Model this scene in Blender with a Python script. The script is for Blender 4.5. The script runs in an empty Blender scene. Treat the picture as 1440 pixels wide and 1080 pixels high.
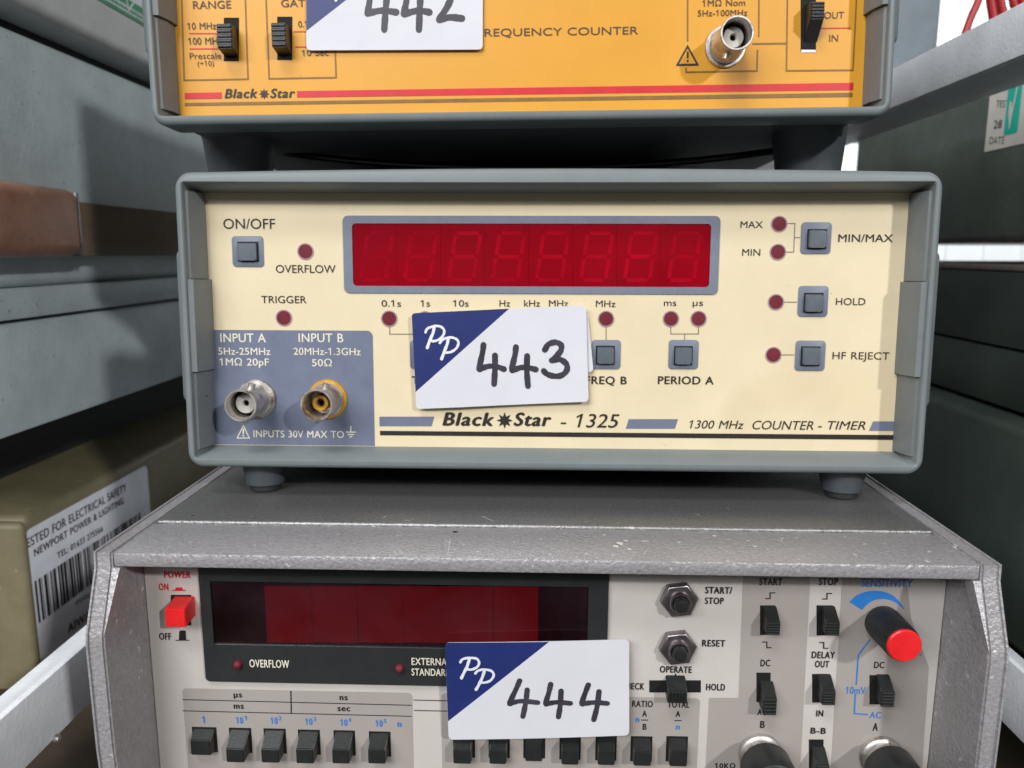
import bpy, bmesh, math, random
from mathutils import Vector, Matrix, Euler

random.seed(7)
SC = bpy.context.scene
COL = SC.collection
rad = math.radians

# ------------------------------------------------------------------ camera
F = 1085.0                                   # focal length in pixels of a 1440 wide picture
CAM = Vector((-0.0048, -0.2223, 0.0644))


def cam_matrix(p, y, r):
    cp, sp, cy, sy, cr, sr = math.cos(p), math.sin(p), math.cos(y), math.sin(y), math.cos(r), math.sin(r)
    B = Matrix(((1, 0, 0), (0, 0, -1), (0, 1, 0)))
    P = Matrix(((1, 0, 0), (0, cp, -sp), (0, sp, cp)))
    Y = Matrix(((cy, 0, -sy), (0, 1, 0), (sy, 0, cy)))
    Z = Matrix(((cr, -sr, 0), (sr, cr, 0), (0, 0, 1)))
    return Z @ P @ Y @ B                     # world -> (right, down, forward)


MC = cam_matrix(rad(9.7229), rad(-1.7232), rad(0.1372))
cd = bpy.data.cameras.new('camera')
cam = bpy.data.objects.new('camera', cd)
COL.objects.link(cam)
rot = Matrix((MC[0], -MC[1], -MC[2])).transposed()
cam.matrix_world = Matrix.Translation(CAM) @ rot.to_4x4()
cd.sensor_width = 36
cd.lens = F / 1440 * 36
cd.clip_start = 0.01
cd.clip_end = 50
cd.dof.use_dof = True
cd.dof.focus_distance = 0.212
cd.dof.aperture_fstop = 19
SC.camera = cam

# ------------------------------------------------------------------ light
w = bpy.data.worlds.new('World')
SC.world = w
w.use_nodes = True
nt = w.node_tree
nt.nodes.clear()
wo = nt.nodes.new('ShaderNodeOutputWorld')
bg = nt.nodes.new('ShaderNodeBackground')
tc = nt.nodes.new('ShaderNodeTexCoord')
sp = nt.nodes.new('ShaderNodeSeparateXYZ')
mr = nt.nodes.new('ShaderNodeMapRange')
mr.inputs[1].default_value = -1
mr.inputs[2].default_value = 1
rp = nt.nodes.new('ShaderNodeValToRGB')
rp.color_ramp.elements[0].position = 0.0
rp.color_ramp.elements[0].color = (0.17, 0.165, 0.16, 1)
rp.color_ramp.elements[1].position = 1.0
rp.color_ramp.elements[1].color = (0.95, 0.97, 1.0, 1)
e = rp.color_ramp.elements.new(0.48)
e.color = (0.42, 0.42, 0.42, 1)
e = rp.color_ramp.elements.new(0.62)
e.color = (0.62, 0.63, 0.65, 1)
nt.links.new(tc.outputs['Generated'], sp.inputs[0])
nt.links.new(sp.outputs['Z'], mr.inputs[0])
nt.links.new(mr.outputs[0], rp.inputs[0])
nt.links.new(rp.outputs[0], bg.inputs[0])
bg.inputs[1].default_value = 0.15
nt.links.new(bg.outputs[0], wo.inputs[0])


def area(name, loc, target, size, watts, col=(1, 1, 1), size_y=None):
    l = bpy.data.lights.new(name, 'AREA')
    l.energy = watts
    l.color = col
    l.size = size
    if size_y:
        l.shape = 'RECTANGLE'
        l.size_y = size_y
    o = bpy.data.objects.new(name, l)
    COL.objects.link(o)
    o.location = loc
    o.rotation_euler = (Vector(target) - Vector(loc)).to_track_quat('-Z', 'Y').to_euler()
    return o


KEY = Vector((0.53, -0.74, 0.43)).normalized()
area('key_lamp', KEY * 2.5, (0, 0, 0.03), 0.10, 27, (1.0, 0.99, 0.97))
area('front_ceiling_lamp', (-0.8, -2.1, 1.3), (0, 0, 0), 1.0, 32, (0.98, 0.99, 1.0), 0.7)
area('ceiling_lamp', (-0.4, -1.0, 1.65), (0, -0.05, 0), 0.6, 15, (0.97, 0.985, 1.0), 0.4)
area('left_ceiling_lamp', (-1.55, -1.65, 1.1), (0.1, 0.0, 0), 0.6, 13, (0.98, 0.99, 1.0), 0.5)
area('added_wall_fill', (0.85, 0.85, 0.9), (0.8, 1.5, 0.2), 0.5, 12, (0.96, 0.99, 1.0))  # unseen light, added only to brighten the white wall

SC.view_settings.view_transform = 'Standard'
SC.view_settings.look = 'None'
SC.view_settings.exposure = 0
SC.view_settings.gamma = 1
SC.view_settings.use_curve_mapping = False
SC.cycles.max_bounces = 8
SC.cycles.transparent_max_bounces = 12
SC.cycles.caustics_reflective = False
SC.cycles.caustics_refractive = False


# ------------------------------------------------------------------ materials
def lin(c):
    c = c / 255
    return c / 12.92 if c <= 0.04045 else ((c + 0.055) / 1.055) ** 2.4


def C(r, g, b):
    return (lin(r), lin(g), lin(b), 1)


def pmat(name, rgb, rough=0.5, metal=0.0, mottle=0.06, scale=60, bump=0.0, bscale=1500, spec=0.5, coat=0.0,
         specks=None, second=None, rvar=0.08, bdist=0.0004, voro=False, grime=None):
    m = bpy.data.materials.new(name)
    m.use_nodes = True
    t = m.node_tree
    b = t.nodes['Principled BSDF']
    co = t.nodes.new('ShaderNodeTexCoord')
    n = t.nodes.new('ShaderNodeTexNoise')
    n.inputs['Scale'].default_value = scale
    n.inputs['Detail'].default_value = 6
    n.inputs['Roughness'].default_value = 0.65
    t.links.new(co.outputs['Object'], n.inputs['Vector'])
    mix = t.nodes.new('ShaderNodeMix')
    mix.data_type = 'RGBA'
    base = C(*rgb)
    a = second and C(*second) or tuple(max(0, x * (1 - 2.2 * mottle)) for x in base[:3]) + (1,)
    bcol = tuple(min(1, x * (1 + 2.2 * mottle)) for x in base[:3]) + (1,) if not second else base
    mix.inputs['A'].default_value = a
    mix.inputs['B'].default_value = bcol
    mm = t.nodes.new('ShaderNodeMapRange')
    mm.inputs[1].default_value = 0.3
    mm.inputs[2].default_value = 0.7
    t.links.new(n.outputs['Fac'], mm.inputs[0])
    t.links.new(mm.outputs[0], mix.inputs['Factor'])
    out = mix.outputs['Result']

    def overlay(sc, lo, hi, col, strength=1.0, stretch=None, detail=2):
        nonlocal out
        s = t.nodes.new('ShaderNodeTexNoise')
        s.inputs['Scale'].default_value = sc
        s.inputs['Detail'].default_value = detail
        if stretch:
            mp = t.nodes.new('ShaderNodeMapping')
            mp.inputs['Scale'].default_value = stretch
            t.links.new(co.outputs['Object'], mp.inputs['Vector'])
            t.links.new(mp.outputs[0], s.inputs['Vector'])
        else:
            t.links.new(co.outputs['Object'], s.inputs['Vector'])
        r = t.nodes.new('ShaderNodeMapRange')
        r.inputs[1].default_value = lo
        r.inputs[2].default_value = hi
        r.inputs[4].default_value = strength
        t.links.new(s.outputs['Fac'], r.inputs[0])
        m2 = t.nodes.new('ShaderNodeMix')
        m2.data_type = 'RGBA'
        m2.inputs['B'].default_value = C(*col)
        t.links.new(out, m2.inputs['A'])
        t.links.new(r.outputs[0], m2.inputs['Factor'])
        out = m2.outputs['Result']
    for s in (specks or []):
        overlay(*s)
    t.links.new(out, b.inputs['Base Color'])
    rr = t.nodes.new('ShaderNodeMapRange')
    rr.inputs[3].default_value = max(0.02, rough - rvar)
    rr.inputs[4].default_value = min(1, rough + rvar)
    t.links.new(n.outputs['Fac'], rr.inputs[0])
    t.links.new(rr.outputs[0], b.inputs['Roughness'])
    b.inputs['Metallic'].default_value = metal
    b.inputs['Specular IOR Level'].default_value = spec
    b.inputs['Coat Weight'].default_value = coat
    b.inputs['Coat Roughness'].default_value = 0.08
    if bump:
        if voro:
            bn = t.nodes.new('ShaderNodeTexVoronoi')
            bn.feature = 'SMOOTH_F1'
            bn.inputs['Scale'].default_value = bscale
            bo = bn.outputs['Distance']
        else:
            bn = t.nodes.new('ShaderNodeTexNoise')
            bn.inputs['Scale'].default_value = bscale
            bn.inputs['Detail'].default_value = 3
            bo = bn.outputs['Fac']
        t.links.new(co.outputs['Object'], bn.inputs['Vector'])
        bb = t.nodes.new('ShaderNodeBump')
        bb.inputs['Strength'].default_value = bump
        bb.inputs['Distance'].default_value = bdist
        t.links.new(bo, bb.inputs['Height'])
        t.links.new(bb.outputs[0], b.inputs['Normal'])
    return m


def glass_mat(name, tint, gloss=1.0, rough=0.06, ior=1.45, haze=0.0, hazecol=(120, 110, 115)):
    m = bpy.data.materials.new(name)
    m.use_nodes = True
    t = m.node_tree
    t.nodes.clear()
    o = t.nodes.new('ShaderNodeOutputMaterial')
    tr = t.nodes.new('ShaderNodeBsdfTransparent')
    tr.inputs[0].default_value = tuple(tint) + (1,)
    gl = t.nodes.new('ShaderNodeBsdfGlossy')
    gl.inputs['Roughness'].default_value = rough
    gl.inputs['Color'].default_value = (gloss, gloss, gloss, 1)
    fr = t.nodes.new('ShaderNodeFresnel')
    fr.inputs[0].default_value = ior
    mx = t.nodes.new('ShaderNodeMixShader')
    t.links.new(fr.outputs[0], mx.inputs[0])
    src = tr.outputs[0]
    if haze:
        df = t.nodes.new('ShaderNodeBsdfDiffuse')
        df.inputs[0].default_value = C(*hazecol)
        co = t.nodes.new('ShaderNodeTexCoord')
        n = t.nodes.new('ShaderNodeTexNoise')
        n.inputs['Scale'].default_value = 28
        n.inputs['Detail'].default_value = 4
        t.links.new(co.outputs['Object'], n.inputs['Vector'])
        r = t.nodes.new('ShaderNodeMapRange')
        r.inputs[1].default_value = 0.35
        r.inputs[2].default_value = 0.75
        r.inputs[4].default_value = haze
        t.links.new(n.outputs['Fac'], r.inputs[0])
        m0 = t.nodes.new('ShaderNodeMixShader')
        t.links.new(r.outputs[0], m0.inputs[0])
        t.links.new(tr.outputs[0], m0.inputs[1])
        t.links.new(df.outputs[0], m0.inputs[2])
        src = m0.outputs[0]
    t.links.new(src, mx.inputs[1])
    t.links.new(gl.outputs[0], mx.inputs[2])
    t.links.new(mx.outputs[0], o.inputs[0])
    return m


DUST = (900, 0.76, 0.80, (95, 85, 75), 0.6)
MAT = dict(
    grey=pmat('grey_plastic', (118, 126, 128), 0.48, mottle=0.03, scale=80, bump=0.12, bscale=2600, bdist=0.0002,
              specks=[(700, 0.74, 0.79, (190, 195, 195), 0.5), (40, 0.6, 0.8, (118, 120, 112), 0.35)]),
    trim=pmat('grey_trim_plastic', (116, 121, 124), 0.5, mottle=0.04, scale=90, bump=0.1, bscale=2600, bdist=0.0002,
              specks=[(60, 0.58, 0.75, (120, 122, 108), 0.4)]),
    case=pmat('dark_case_plastic', (84, 88, 90), 0.5, mottle=0.06, scale=60, bump=0.35, bscale=2200, bdist=0.0003),
    foot=pmat('foot_plastic', (78, 84, 90), 0.5, mottle=0.05),
    rubber=pmat('black_rubber', (34, 36, 37), 0.7),
    cream=pmat('cream_panel', (230, 214, 180), 0.42, mottle=0.02, scale=35,
               specks=[DUST, (14, 0.5, 0.75, (226, 202, 158), 0.5), (1500, 0.72, 0.78, (150, 132, 100), 0.35), (30, 0.62, 0.8, (206, 186, 146), 0.4)]),
    orange=pmat('orange_panel', (224, 159, 44), 0.42, mottle=0.02, scale=35, specks=[DUST, (26, 0.55, 0.8, (208, 146, 48), 0.45)]),
    bluegrey=pmat('blue_grey_print', (112, 119, 140), 0.45, mottle=0.04, scale=120),
    surround=pmat('blue_grey_surround', (118, 125, 140), 0.45, mottle=0.04, scale=150),
    cap=pmat('grey_button_plastic', (92, 100, 108), 0.4, mottle=0.05, scale=200, bump=0.1),
    black=pmat('black_ink', (38, 35, 32), 0.5, mottle=0.1, scale=300),
    dark=pmat('black_gap', (10, 10, 10), 0.8),
    creamink=pmat('cream_ink', (226, 220, 200), 0.5),
    greyline=pmat('grey_ink', (125, 118, 110), 0.5),
    brown=pmat('brown_ink', (134, 98, 44), 0.5, mottle=0.08, scale=300),
    darkbrown=pmat('dark_brown_ink', (82, 62, 42), 0.5),
    redink=pmat('red_ink', (208, 30, 44), 0.45, mottle=0.04, scale=200),
    led=pmat('maroon_lens', (112, 38, 50), 0.55, mottle=0.08, scale=200, spec=0.25),
    ledring=pmat('led_ring_ink', (160, 140, 146), 0.5),
    nickel=pmat('nickel', (204, 198, 192), 0.42, metal=0.85, mottle=0.15, scale=300, bump=0.06, bscale=900,
                specks=[(250, 0.56, 0.7, (110, 96, 84), 0.7)]),
    gold=pmat('gold_plate', (232, 174, 72), 0.38, metal=0.5, mottle=0.08, scale=300),
    ptfe=pmat('white_insulator', (205, 200, 192), 0.45, mottle=0.06, scale=400),
    knob=pmat('black_switch_plastic', (34, 36, 36), 0.4, mottle=0.1, scale=200, bump=0.1),
    cavity=pmat('display_board', (168, 158, 160), 0.7, mottle=0.08, scale=40),
    seg=pmat('segment_plastic', (194, 186, 188), 0.6, mottle=0.16, scale=45),
    cavity2=pmat('dark_display_board', (30, 27, 29), 0.7),
    mod2=pmat('red_display_module', (176, 26, 60), 0.6, mottle=0.12, scale=30),
    paper=pmat('label_paper', (216, 216, 223), 0.55, mottle=0.02, scale=25, bump=0.35, bscale=70, bdist=0.0006),
    navy=pmat('navy_ink', (32, 46, 108), 0.45, mottle=0.06, scale=40, specks=[(60, 0.55, 0.8, (52, 60, 118), 0.5)]),
    white=pmat('white_ink', (228, 230, 238), 0.5),
    marker=pmat('marker_ink', (58, 54, 66), 0.45, mottle=0.16, scale=220),
    hammer=pmat('hammered_silver_paint', (166, 163, 166), 0.4, metal=0.3, mottle=0.09, scale=900, bump=0.8,
                bscale=1050, bdist=0.00035,
                specks=[(420, 0.70, 0.73, (226, 222, 214), 0.8), (1500, 0.70, 0.74, (222, 220, 218), 0.45), (1300, 0.7, 0.74, (108, 104, 106), 0.4), (22, 0.58, 0.76, (140, 137, 136), 0.6), (30, 0.6, 0.8, (150, 146, 142), 0.6)]),  # the finest pale specks are sparkle painted into the colour
    lid=pmat('worn_silver_paint', (150, 149, 149), 0.42, metal=0.8, mottle=0.1, scale=1200, bump=0.7,
             bscale=1300, bdist=0.0003, specks=[(300, 0.72, 0.76, (206, 204, 198), 0.6),
                                                (16, 0.56, 0.75, (112, 106, 96), 0.6)]),
    silverpanel=pmat('pale_grey_panel', (202, 195, 190), 0.45, mottle=0.025, scale=40, specks=[DUST]),
    zone=pmat('grey_panel_print', (168, 160, 155), 0.45, mottle=0.02, scale=50),
    bezelblack=pmat('black_display_frame', (42, 45, 46), 0.4, mottle=0.06, scale=100, bump=0.1),
    hotred=pmat('red_button_plastic', (232, 36, 40), 0.35, mottle=0.05, scale=150),
    blueink=pmat('blue_ink', (44, 124, 205), 0.5),
    panelink=pmat('panel_black_ink', (36, 32, 34), 0.5),
    vinyl=pmat('grey_textured_vinyl', (176, 188, 191), 0.55, mottle=0.06, scale=45, bump=0.5, bscale=420,
               bdist=0.0006, specks=[(420, 0.68, 0.72, (104, 106, 102), 0.55), (9, 0.5, 0.8, (156, 166, 168), 0.7), (900, 0.66, 0.72, (120, 124, 122), 0.5)]),
    leather=pmat('brown_leather', (146, 106, 88), 0.3, mottle=0.1, scale=120, bump=0.5, bscale=900, bdist=0.0004),
    strap=pmat('ribbed_strap', (122, 106, 86), 0.65, mottle=0.06, scale=150),
    olive=pmat('olive_painted_metal', (118, 110, 84), 0.5, mottle=0.08, scale=60, bump=0.2, bscale=900,
               specks=[(240, 0.7, 0.74, (160, 152, 126), 0.6)]),
    rail=pmat('grey_painted_steel', (236, 239, 244), 0.35, mottle=0.05, scale=60, bump=0.35, bscale=700, bdist=0.0004),
    darkbox=pmat('dark_green_gloss', (98, 108, 100), 0.25, mottle=0.12, scale=22, spec=0.35,
                 specks=[(9, 0.5, 0.75, (72, 80, 74), 0.7)]),
    darkbox2=pmat('dark_green_satin', (68, 78, 72), 0.4, mottle=0.12, scale=22, spec=0.2),
    edgestrip=pmat('worn_brown_edge', (128, 118, 112), 0.6, mottle=0.15, scale=150),
    paleunit=pmat('pale_grey_paint', (198, 200, 198), 0.5, mottle=0.04),
    greenlabel=pmat('green_label_ink', (48, 148, 98), 0.5),
    teal=pmat('turquoise_ink', (24, 196, 172), 0.4),
    silverlabel=pmat('silver_foil_label', (226, 221, 212), 0.4, metal=0.0, mottle=0.05),
    redcable=pmat('red_cable', (168, 30, 34), 0.4),
    blackcable=pmat('black_cable', (30, 28, 30), 0.2),
    wall=pmat('white_wall', (236, 239, 240), 0.8, mottle=0.02, scale=3),
    nut=pmat('steel_nut', (150, 143, 146), 0.34, metal=0.95, mottle=0.1, scale=300),
    post=pmat('grey_blue_post', (120, 130, 138), 0.5),
    shelfwood=pmat('brown_shelf_board', (58, 48, 38), 0.6, mottle=0.2, scale=25),
    redglass=glass_mat('red_filter', (0.83, 0.05, 0.15), 1.0, 0.12, 1.42, 0.10, (150, 50, 66)),
    darkglass=glass_mat('dark_red_filter', (0.46, 0.05, 0.14), 1.0, 0.12, 1.45, 0.16, (122, 96, 112)),  # patchy purplish haze paints in dust and reflected smears
)


# ------------------------------------------------------------------ geometry helpers
def ray(px, py):
    return MC.transposed() @ Vector(((px - 720) / F, (py - 540) / F, 1))


def hit(axis, val, px, py):
    """the world point where pixel px,py meets the plane axis = val"""
    d = ray(px, py)
    return CAM + d * ((val - CAM[axis]) / d[axis])


class Surf:
    """a flat face of a thing, in the thing's own frame. kind F: faces -Y at y=c, L: faces +X at x=c, R: faces -X"""

    def __init__(s, mw, kind, c):
        s.mw, s.kind, s.c = mw, kind, c
        s.inv = mw.inverted()

    def uv(s, px, py, lay=0.0):
        o = s.inv @ CAM
        d = s.inv.to_3x3() @ ray(px, py)
        if s.kind == 'F':
            q = o + d * ((s.c - lay - o.y) / d.y)
            return (q.x, q.z)
        if s.kind == 'L':
            q = o + d * ((s.c + lay - o.x) / d.x)
            return (q.y, q.z)
        q = o + d * ((s.c - lay - o.x) / d.x)
        return (-q.y, q.z)

    def pt(s, u, v, lay=0.0):
        if s.kind == 'F':
            return Vector((u, s.c - lay, v))
        if s.kind == 'L':
            return Vector((s.c + lay, u, v))
        return Vector((s.c - lay, -u, v))

    def many(s, pts, lay=0.0):
        return [s.uv(x, y, lay) for x, y in pts]


_tc = {}


def raw_glyphs(st):
    cu = bpy.data.curves.new('lettering', 'FONT')
    cu.body = st
    cu.resolution_u = 4
    ob = bpy.data.objects.new('lettering', cu)
    me = bpy.data.meshes.new_from_object(ob)
    vs = [(v.co.x, v.co.y) for v in me.vertices]
    fs = [tuple(p.vertices) for p in me.polygons]
    bpy.data.objects.remove(ob)
    bpy.data.meshes.remove(me)
    bpy.data.curves.remove(cu)
    return vs, fs


def glyph(c):
    """outline, faces and advance of one character; the figure one gets its flag"""
    if c not in _tc:
        if c == '1':
            _tc[c] = ([(.215, 0), (.305, 0), (.305, .69), (.235, .69), (.06, .565), (.06, .475), (.215, .575)], [(0, 1, 2, 3, 6), (3, 4, 5, 6)], .52)
        elif c == ' ':
            _tc[c] = ([], [], .32)
        else:
            vs, fs = raw_glyphs(c)
            mx = lambda t: max(v[0] for v in raw_glyphs(t)[0])
            _tc[c] = (vs, fs, mx('H' + c + 'H') - mx('HH'))
    return _tc[c]


def text_geo(st, weight, shear):
    vs, fs = [], []
    x = 0
    for c in st:
        gv, gf, adv = glyph(c)
        k = len(vs)
        vs += [(x + a + shear * b_, b_) for a, b_ in gv]
        fs += [tuple(i + k for i in f) for f in gf]
        x += adv + weight * 1.6
    return vs, fs


def rrect(x0, z0, x1, z1, r, n=5):
    pts = []
    for cx, cz, a0 in ((x1 - r, z0 + r, -90), (x1 - r, z1 - r, 0), (x0 + r, z1 - r, 90), (x0 + r, z0 + r, 180)):
        for i in range(n + 1):
            a = rad(a0 + 90 * i / n)
            pts.append((cx + r * math.cos(a), cz + r * math.sin(a)))
    return pts


def round_poly(pts, r, n=5):
    """round the corners of any convex outline"""
    out = []
    N = len(pts)
    for i in range(N):
        p = Vector(pts[i])
        a = (Vector(pts[i - 1]) - p)
        b = (Vector(pts[(i + 1) % N]) - p)
        rr = min(r, a.length * .45, b.length * .45)
        a, b = p + a.normalized() * rr, p + b.normalized() * rr
        for k in range(n + 1):
            t = k / n
            out.append(tuple(a * (1 - t) ** 2 + p * 2 * t * (1 - t) + b * t * t))
    return out


def smooth(pts, n=6):
    P = [Vector(p) for p in pts]
    P = [P[0] * 2 - P[1]] + P + [P[-1] * 2 - P[-2]]
    out = []
    for i in range(1, len(P) - 2):
        for k in range(n):
            t = k / n
            a, b, c, d = P[i - 1], P[i], P[i + 1], P[i + 2]
            out.append(0.5 * (2 * b + (c - a) * t + (2 * a - 5 * b + 4 * c - d) * t * t + (3 * b - a - 3 * c + d) * t ** 3))
    out.append(P[-2])
    return [tuple(p) for p in out]


class Legends:
    """printed legends of one ink: every word group becomes a part of its own"""

    def __init__(s, root, S, mat, name='legend'):
        s.root, s.S, s.mat, s.name = root, S, mat, name

    def text(s, *a, **k):
        b = MB(s.S)
        b.text(*a, **k)
        return b.build(s.name, s.mat, s.root, sm=False)

    def linepx(s, *a, **k):
        b = MB(s.S)
        b.linepx(*a, **k)
        return b.build(s.name, s.mat, s.root, sm=False)

    def polypx(s, *a, **k):
        b = MB(s.S)
        b.polypx(*a, **k)
        return b.build(s.name, s.mat, s.root, sm=False)

    def end(s, *a, **k):
        pass


class MB:
    def __init__(s, S=None):
        s.bm = bmesh.new()
        s.S = S

    def face(s, pts):
        vs = [s.bm.verts.new(p) for p in pts]
        try:
            return s.bm.faces.new(vs)
        except ValueError:
            return None

    def poly(s, uvs, lay):
        return s.face([s.S.pt(u, v, lay) for u, v in uvs])

    def polypx(s, px, lay):
        return s.poly(s.S.many(px, lay), lay)

    def prism(s, uvs, l0, l1, bevel=0.0, seg=2):
        a = [s.bm.verts.new(s.S.pt(u, v, l0)) for u, v in uvs]
        b = [s.bm.verts.new(s.S.pt(u, v, l1)) for u, v in uvs]
        n = len(a)
        fs = [s.bm.faces.new(a[::-1]), s.bm.faces.new(b)]
        top = fs[1]
        for i in range(n):
            fs.append(s.bm.faces.new((a[i], a[(i + 1) % n], b[(i + 1) % n], b[i])))
        if bevel:
            bmesh.ops.bevel(s.bm, geom=list(top.edges), offset=bevel, segments=seg, affect='EDGES', profile=0.6)

    def hull(s, back, front, bevel=0.0):
        """8 point block from two quads"""
        a = [s.bm.verts.new(p) for p in back]
        b = [s.bm.verts.new(p) for p in front]
        fs = [s.bm.faces.new(a[::-1]), s.bm.faces.new(b)]
        for i in range(4):
            fs.append(s.bm.faces.new((a[i], a[(i + 1) % 4], b[(i + 1) % 4], b[i])))
        if bevel:
            ed = set(e for f in fs[1:] for e in f.edges)
            bmesh.ops.bevel(s.bm, geom=list(ed), offset=bevel, segments=2, affect='EDGES')

    def box(s, x0, x1, y0, y1, z0, z1, bevel=0.0, seg=2):
        vs = [s.bm.verts.new((x, y, z)) for x in (x0, x1) for y in (y0, y1) for z in (z0, z1)]
        q = [(0, 1, 3, 2), (4, 6, 7, 5), (0, 4, 5, 1), (2, 3, 7, 6), (0, 2, 6, 4), (1, 5, 7, 3)]
        fs = [s.bm.faces.new([vs[i] for i in f]) for f in q]
        if bevel:
            ed = set(e for f in fs for e in f.edges)
            bmesh.ops.bevel(s.bm, geom=list(ed), offset=bevel, segments=seg, affect='EDGES', profile=0.5)

    def lathe(s, prof, n, fn, closed=False, cap=True):
        rings = []
        for r, h in prof:
            rings.append([s.bm.verts.new(fn(r * math.cos(2 * math.pi * i / n), r * math.sin(2 * math.pi * i / n), h))
                          for i in range(n)])
        R = len(rings)
        for k in range(R if closed else R - 1):
            a, b = rings[k], rings[(k + 1) % R]
            for i in range(n):
                s.bm.faces.new((a[i], a[(i + 1) % n], b[(i + 1) % n], b[i]))
        if not closed and cap:
            s.bm.faces.new(rings[0][::-1])
            s.bm.faces.new(rings[-1])

    def lathe_s(s, u, v, prof, n=40, closed=False):
        """turned round the outward axis of the surface; prof = (radius, height above the face)"""
        s.lathe(prof, n, lambda a, b, h: s.S.pt(u + a, v + b, h), closed)

    def lathe_z(s, x, y, prof, n=40):
        s.lathe(prof, n, lambda a, b, h: Vector((x + a, y + b, h)))

    def disc(s, u, v, r, lay, n=28):
        s.poly([(u + r * math.cos(2 * math.pi * i / n), v + r * math.sin(2 * math.pi * i / n)) for i in range(n)], lay)

    def line(s, uvs, w, lay, closed=False):
        P = [Vector(p) for p in uvs]
        n = len(P)
        L, R = [], []
        for i in range(n):
            if closed:
                d0, d1 = (P[i] - P[i - 1]), (P[(i + 1) % n] - P[i])
            else:
                d0 = P[i] - P[i - 1] if i else P[1] - P[0]
                d1 = P[i + 1] - P[i] if i < n - 1 else d0
            d0, d1 = d0.normalized(), d1.normalized()
            n0, n1 = Vector((-d0.y, d0.x)), Vector((-d1.y, d1.x))
            m = (n0 + n1)
            m = m.normalized() if m.length > 1e-6 else n0
            k = min(2.0, 1 / max(0.3, m.dot(n0)))
            L.append(P[i] + m * k * w / 2)
            R.append(P[i] - m * k * w / 2)
        lv = [s.bm.verts.new(s.S.pt(p.x, p.y, lay)) for p in L]
        rv = [s.bm.verts.new(s.S.pt(p.x, p.y, lay)) for p in R]
        for i in range(n if closed else n - 1):
            j = (i + 1) % n
            s.bm.faces.new((rv[i], rv[j], lv[j], lv[i]))

    def linepx(s, px, w, lay, closed=False):
        """w in millimetres"""
        s.line(s.S.many(px, lay), w / 1000, lay, closed)

    def stroke(s, uvs, w, lay, sm=True):
        """pen stroke with round ends and a slightly uneven width"""
        P = [Vector(p) for p in (smooth(uvs, 7) if sm else uvs)]
        n = len(P)
        L, R = [], []
        for i in range(n):
            d = (P[min(n - 1, i + 1)] - P[max(0, i - 1)]).normalized()
            q = Vector((-d.y, d.x)) * w / 2 * (1 + 0.07 * math.sin(i * 0.7) + 0.04 * math.sin(i * 1.9 + 1))
            L.append(P[i] + q)
            R.append(P[i] - q)
        lv = [s.bm.verts.new(s.S.pt(p.x, p.y, lay)) for p in L]
        rv = [s.bm.verts.new(s.S.pt(p.x, p.y, lay)) for p in R]
        for i in range(n - 1):
            s.bm.faces.new((rv[i], rv[i + 1], lv[i + 1], lv[i]))
        for c, a, b in ((P[0], lv[0], rv[0]), (P[-1], rv[-1], lv[-1])):
            pa = s.S.pt(c.x, c.y, lay)
            r = (a.co - pa)
            ax = {'F': Vector((0, -1, 0)), 'L': Vector((1, 0, 0)), 'R': Vector((-1, 0, 0))}[s.S.kind]
            arc = [s.bm.verts.new(pa + Matrix.Rotation(math.pi * k / 7, 3, ax) @ r) for k in range(1, 7)]
            try:
                s.bm.faces.new([a] + arc + [b])
            except ValueError:
                pass

    def strokepx(s, px, w, lay, sm=True):
        s.stroke(s.S.many(px, lay), w / 1000, lay, sm)

    def text(s, st, xl, xr, yb, yt, lay=0.0002, weight=0.0, shear=0.0, yb2=None):
        """lettering that fills xl..xr on the baseline yb with capitals as high as yt (places given on the face)"""
        S = s.S
        u0, v0 = S.uv(xl, yb, lay)
        u1, v1 = S.uv(xr, yb if yb2 is None else yb2, lay)
        vt = S.uv(xl, yt, lay)[1]
        if yb2 is not None:
            v0 = (v0 + v1) / 2 if S.kind == 'F' else v0
        vs, fs = text_geo(st, weight, shear)
        a = min(v[0] for v in vs) - weight
        b = max(v[0] for v in vs) + weight
        sx = (u1 - u0) / (b - a)
        sy = (vt - S.uv(xl, yb, lay)[1]) / (0.682 + weight)
        dv = (v1 - v0) / (u1 - u0) if S.kind != 'F' and yb2 is not None else 0
        w_ = weight
        # bold: a few passes side by side, each a hair above the one before
        for p, (ox, oy) in enumerate(((-w_, 0), (w_, 0), (0, w_ * .5), (0, -w_ * .5)) if w_ else ((0, 0),)):
            nv = [s.bm.verts.new(S.pt(u0 + (x + ox - a) * sx, v0 + (y + oy + w_ * .5) * sy + dv * (x - a) * sx, lay + p * 4e-6)) for x, y in vs]
            for f in fs:
                try:
                    s.bm.faces.new([nv[i] for i in f])
                except ValueError:
                    pass

    def tube(s, pts, r, n=10):
        P = [Vector(p) for p in pts]
        up = Vector((0.13, 0.31, 0.94))
        rings = []
        for i in range(len(P)):
            d = (P[min(len(P) - 1, i + 1)] - P[max(0, i - 1)]).normalized()
            x = d.cross(up).normalized()
            y = d.cross(x)
            rings.append([s.bm.verts.new(P[i] + (x * math.cos(2 * math.pi * k / n) + y * math.sin(2 * math.pi * k / n)) * r)
                          for k in range(n)])
        for a, b in zip(rings, rings[1:]):
            for k in range(n):
                s.bm.faces.new((a[k], a[(k + 1) % n], b[(k + 1) % n], b[k]))
        s.bm.faces.new(rings[0][::-1])
        s.bm.faces.new(rings[-1])

    def loft(s, loops):
        """join closed loops with equal counts"""
        rings = [[s.bm.verts.new(p) for p in l] for l in loops]
        n = len(rings[0])
        for a, b in zip(rings, rings[1:]):
            for i in range(n):
                s.bm.faces.new((a[i], a[(i + 1) % n], b[(i + 1) % n], b[i]))

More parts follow.
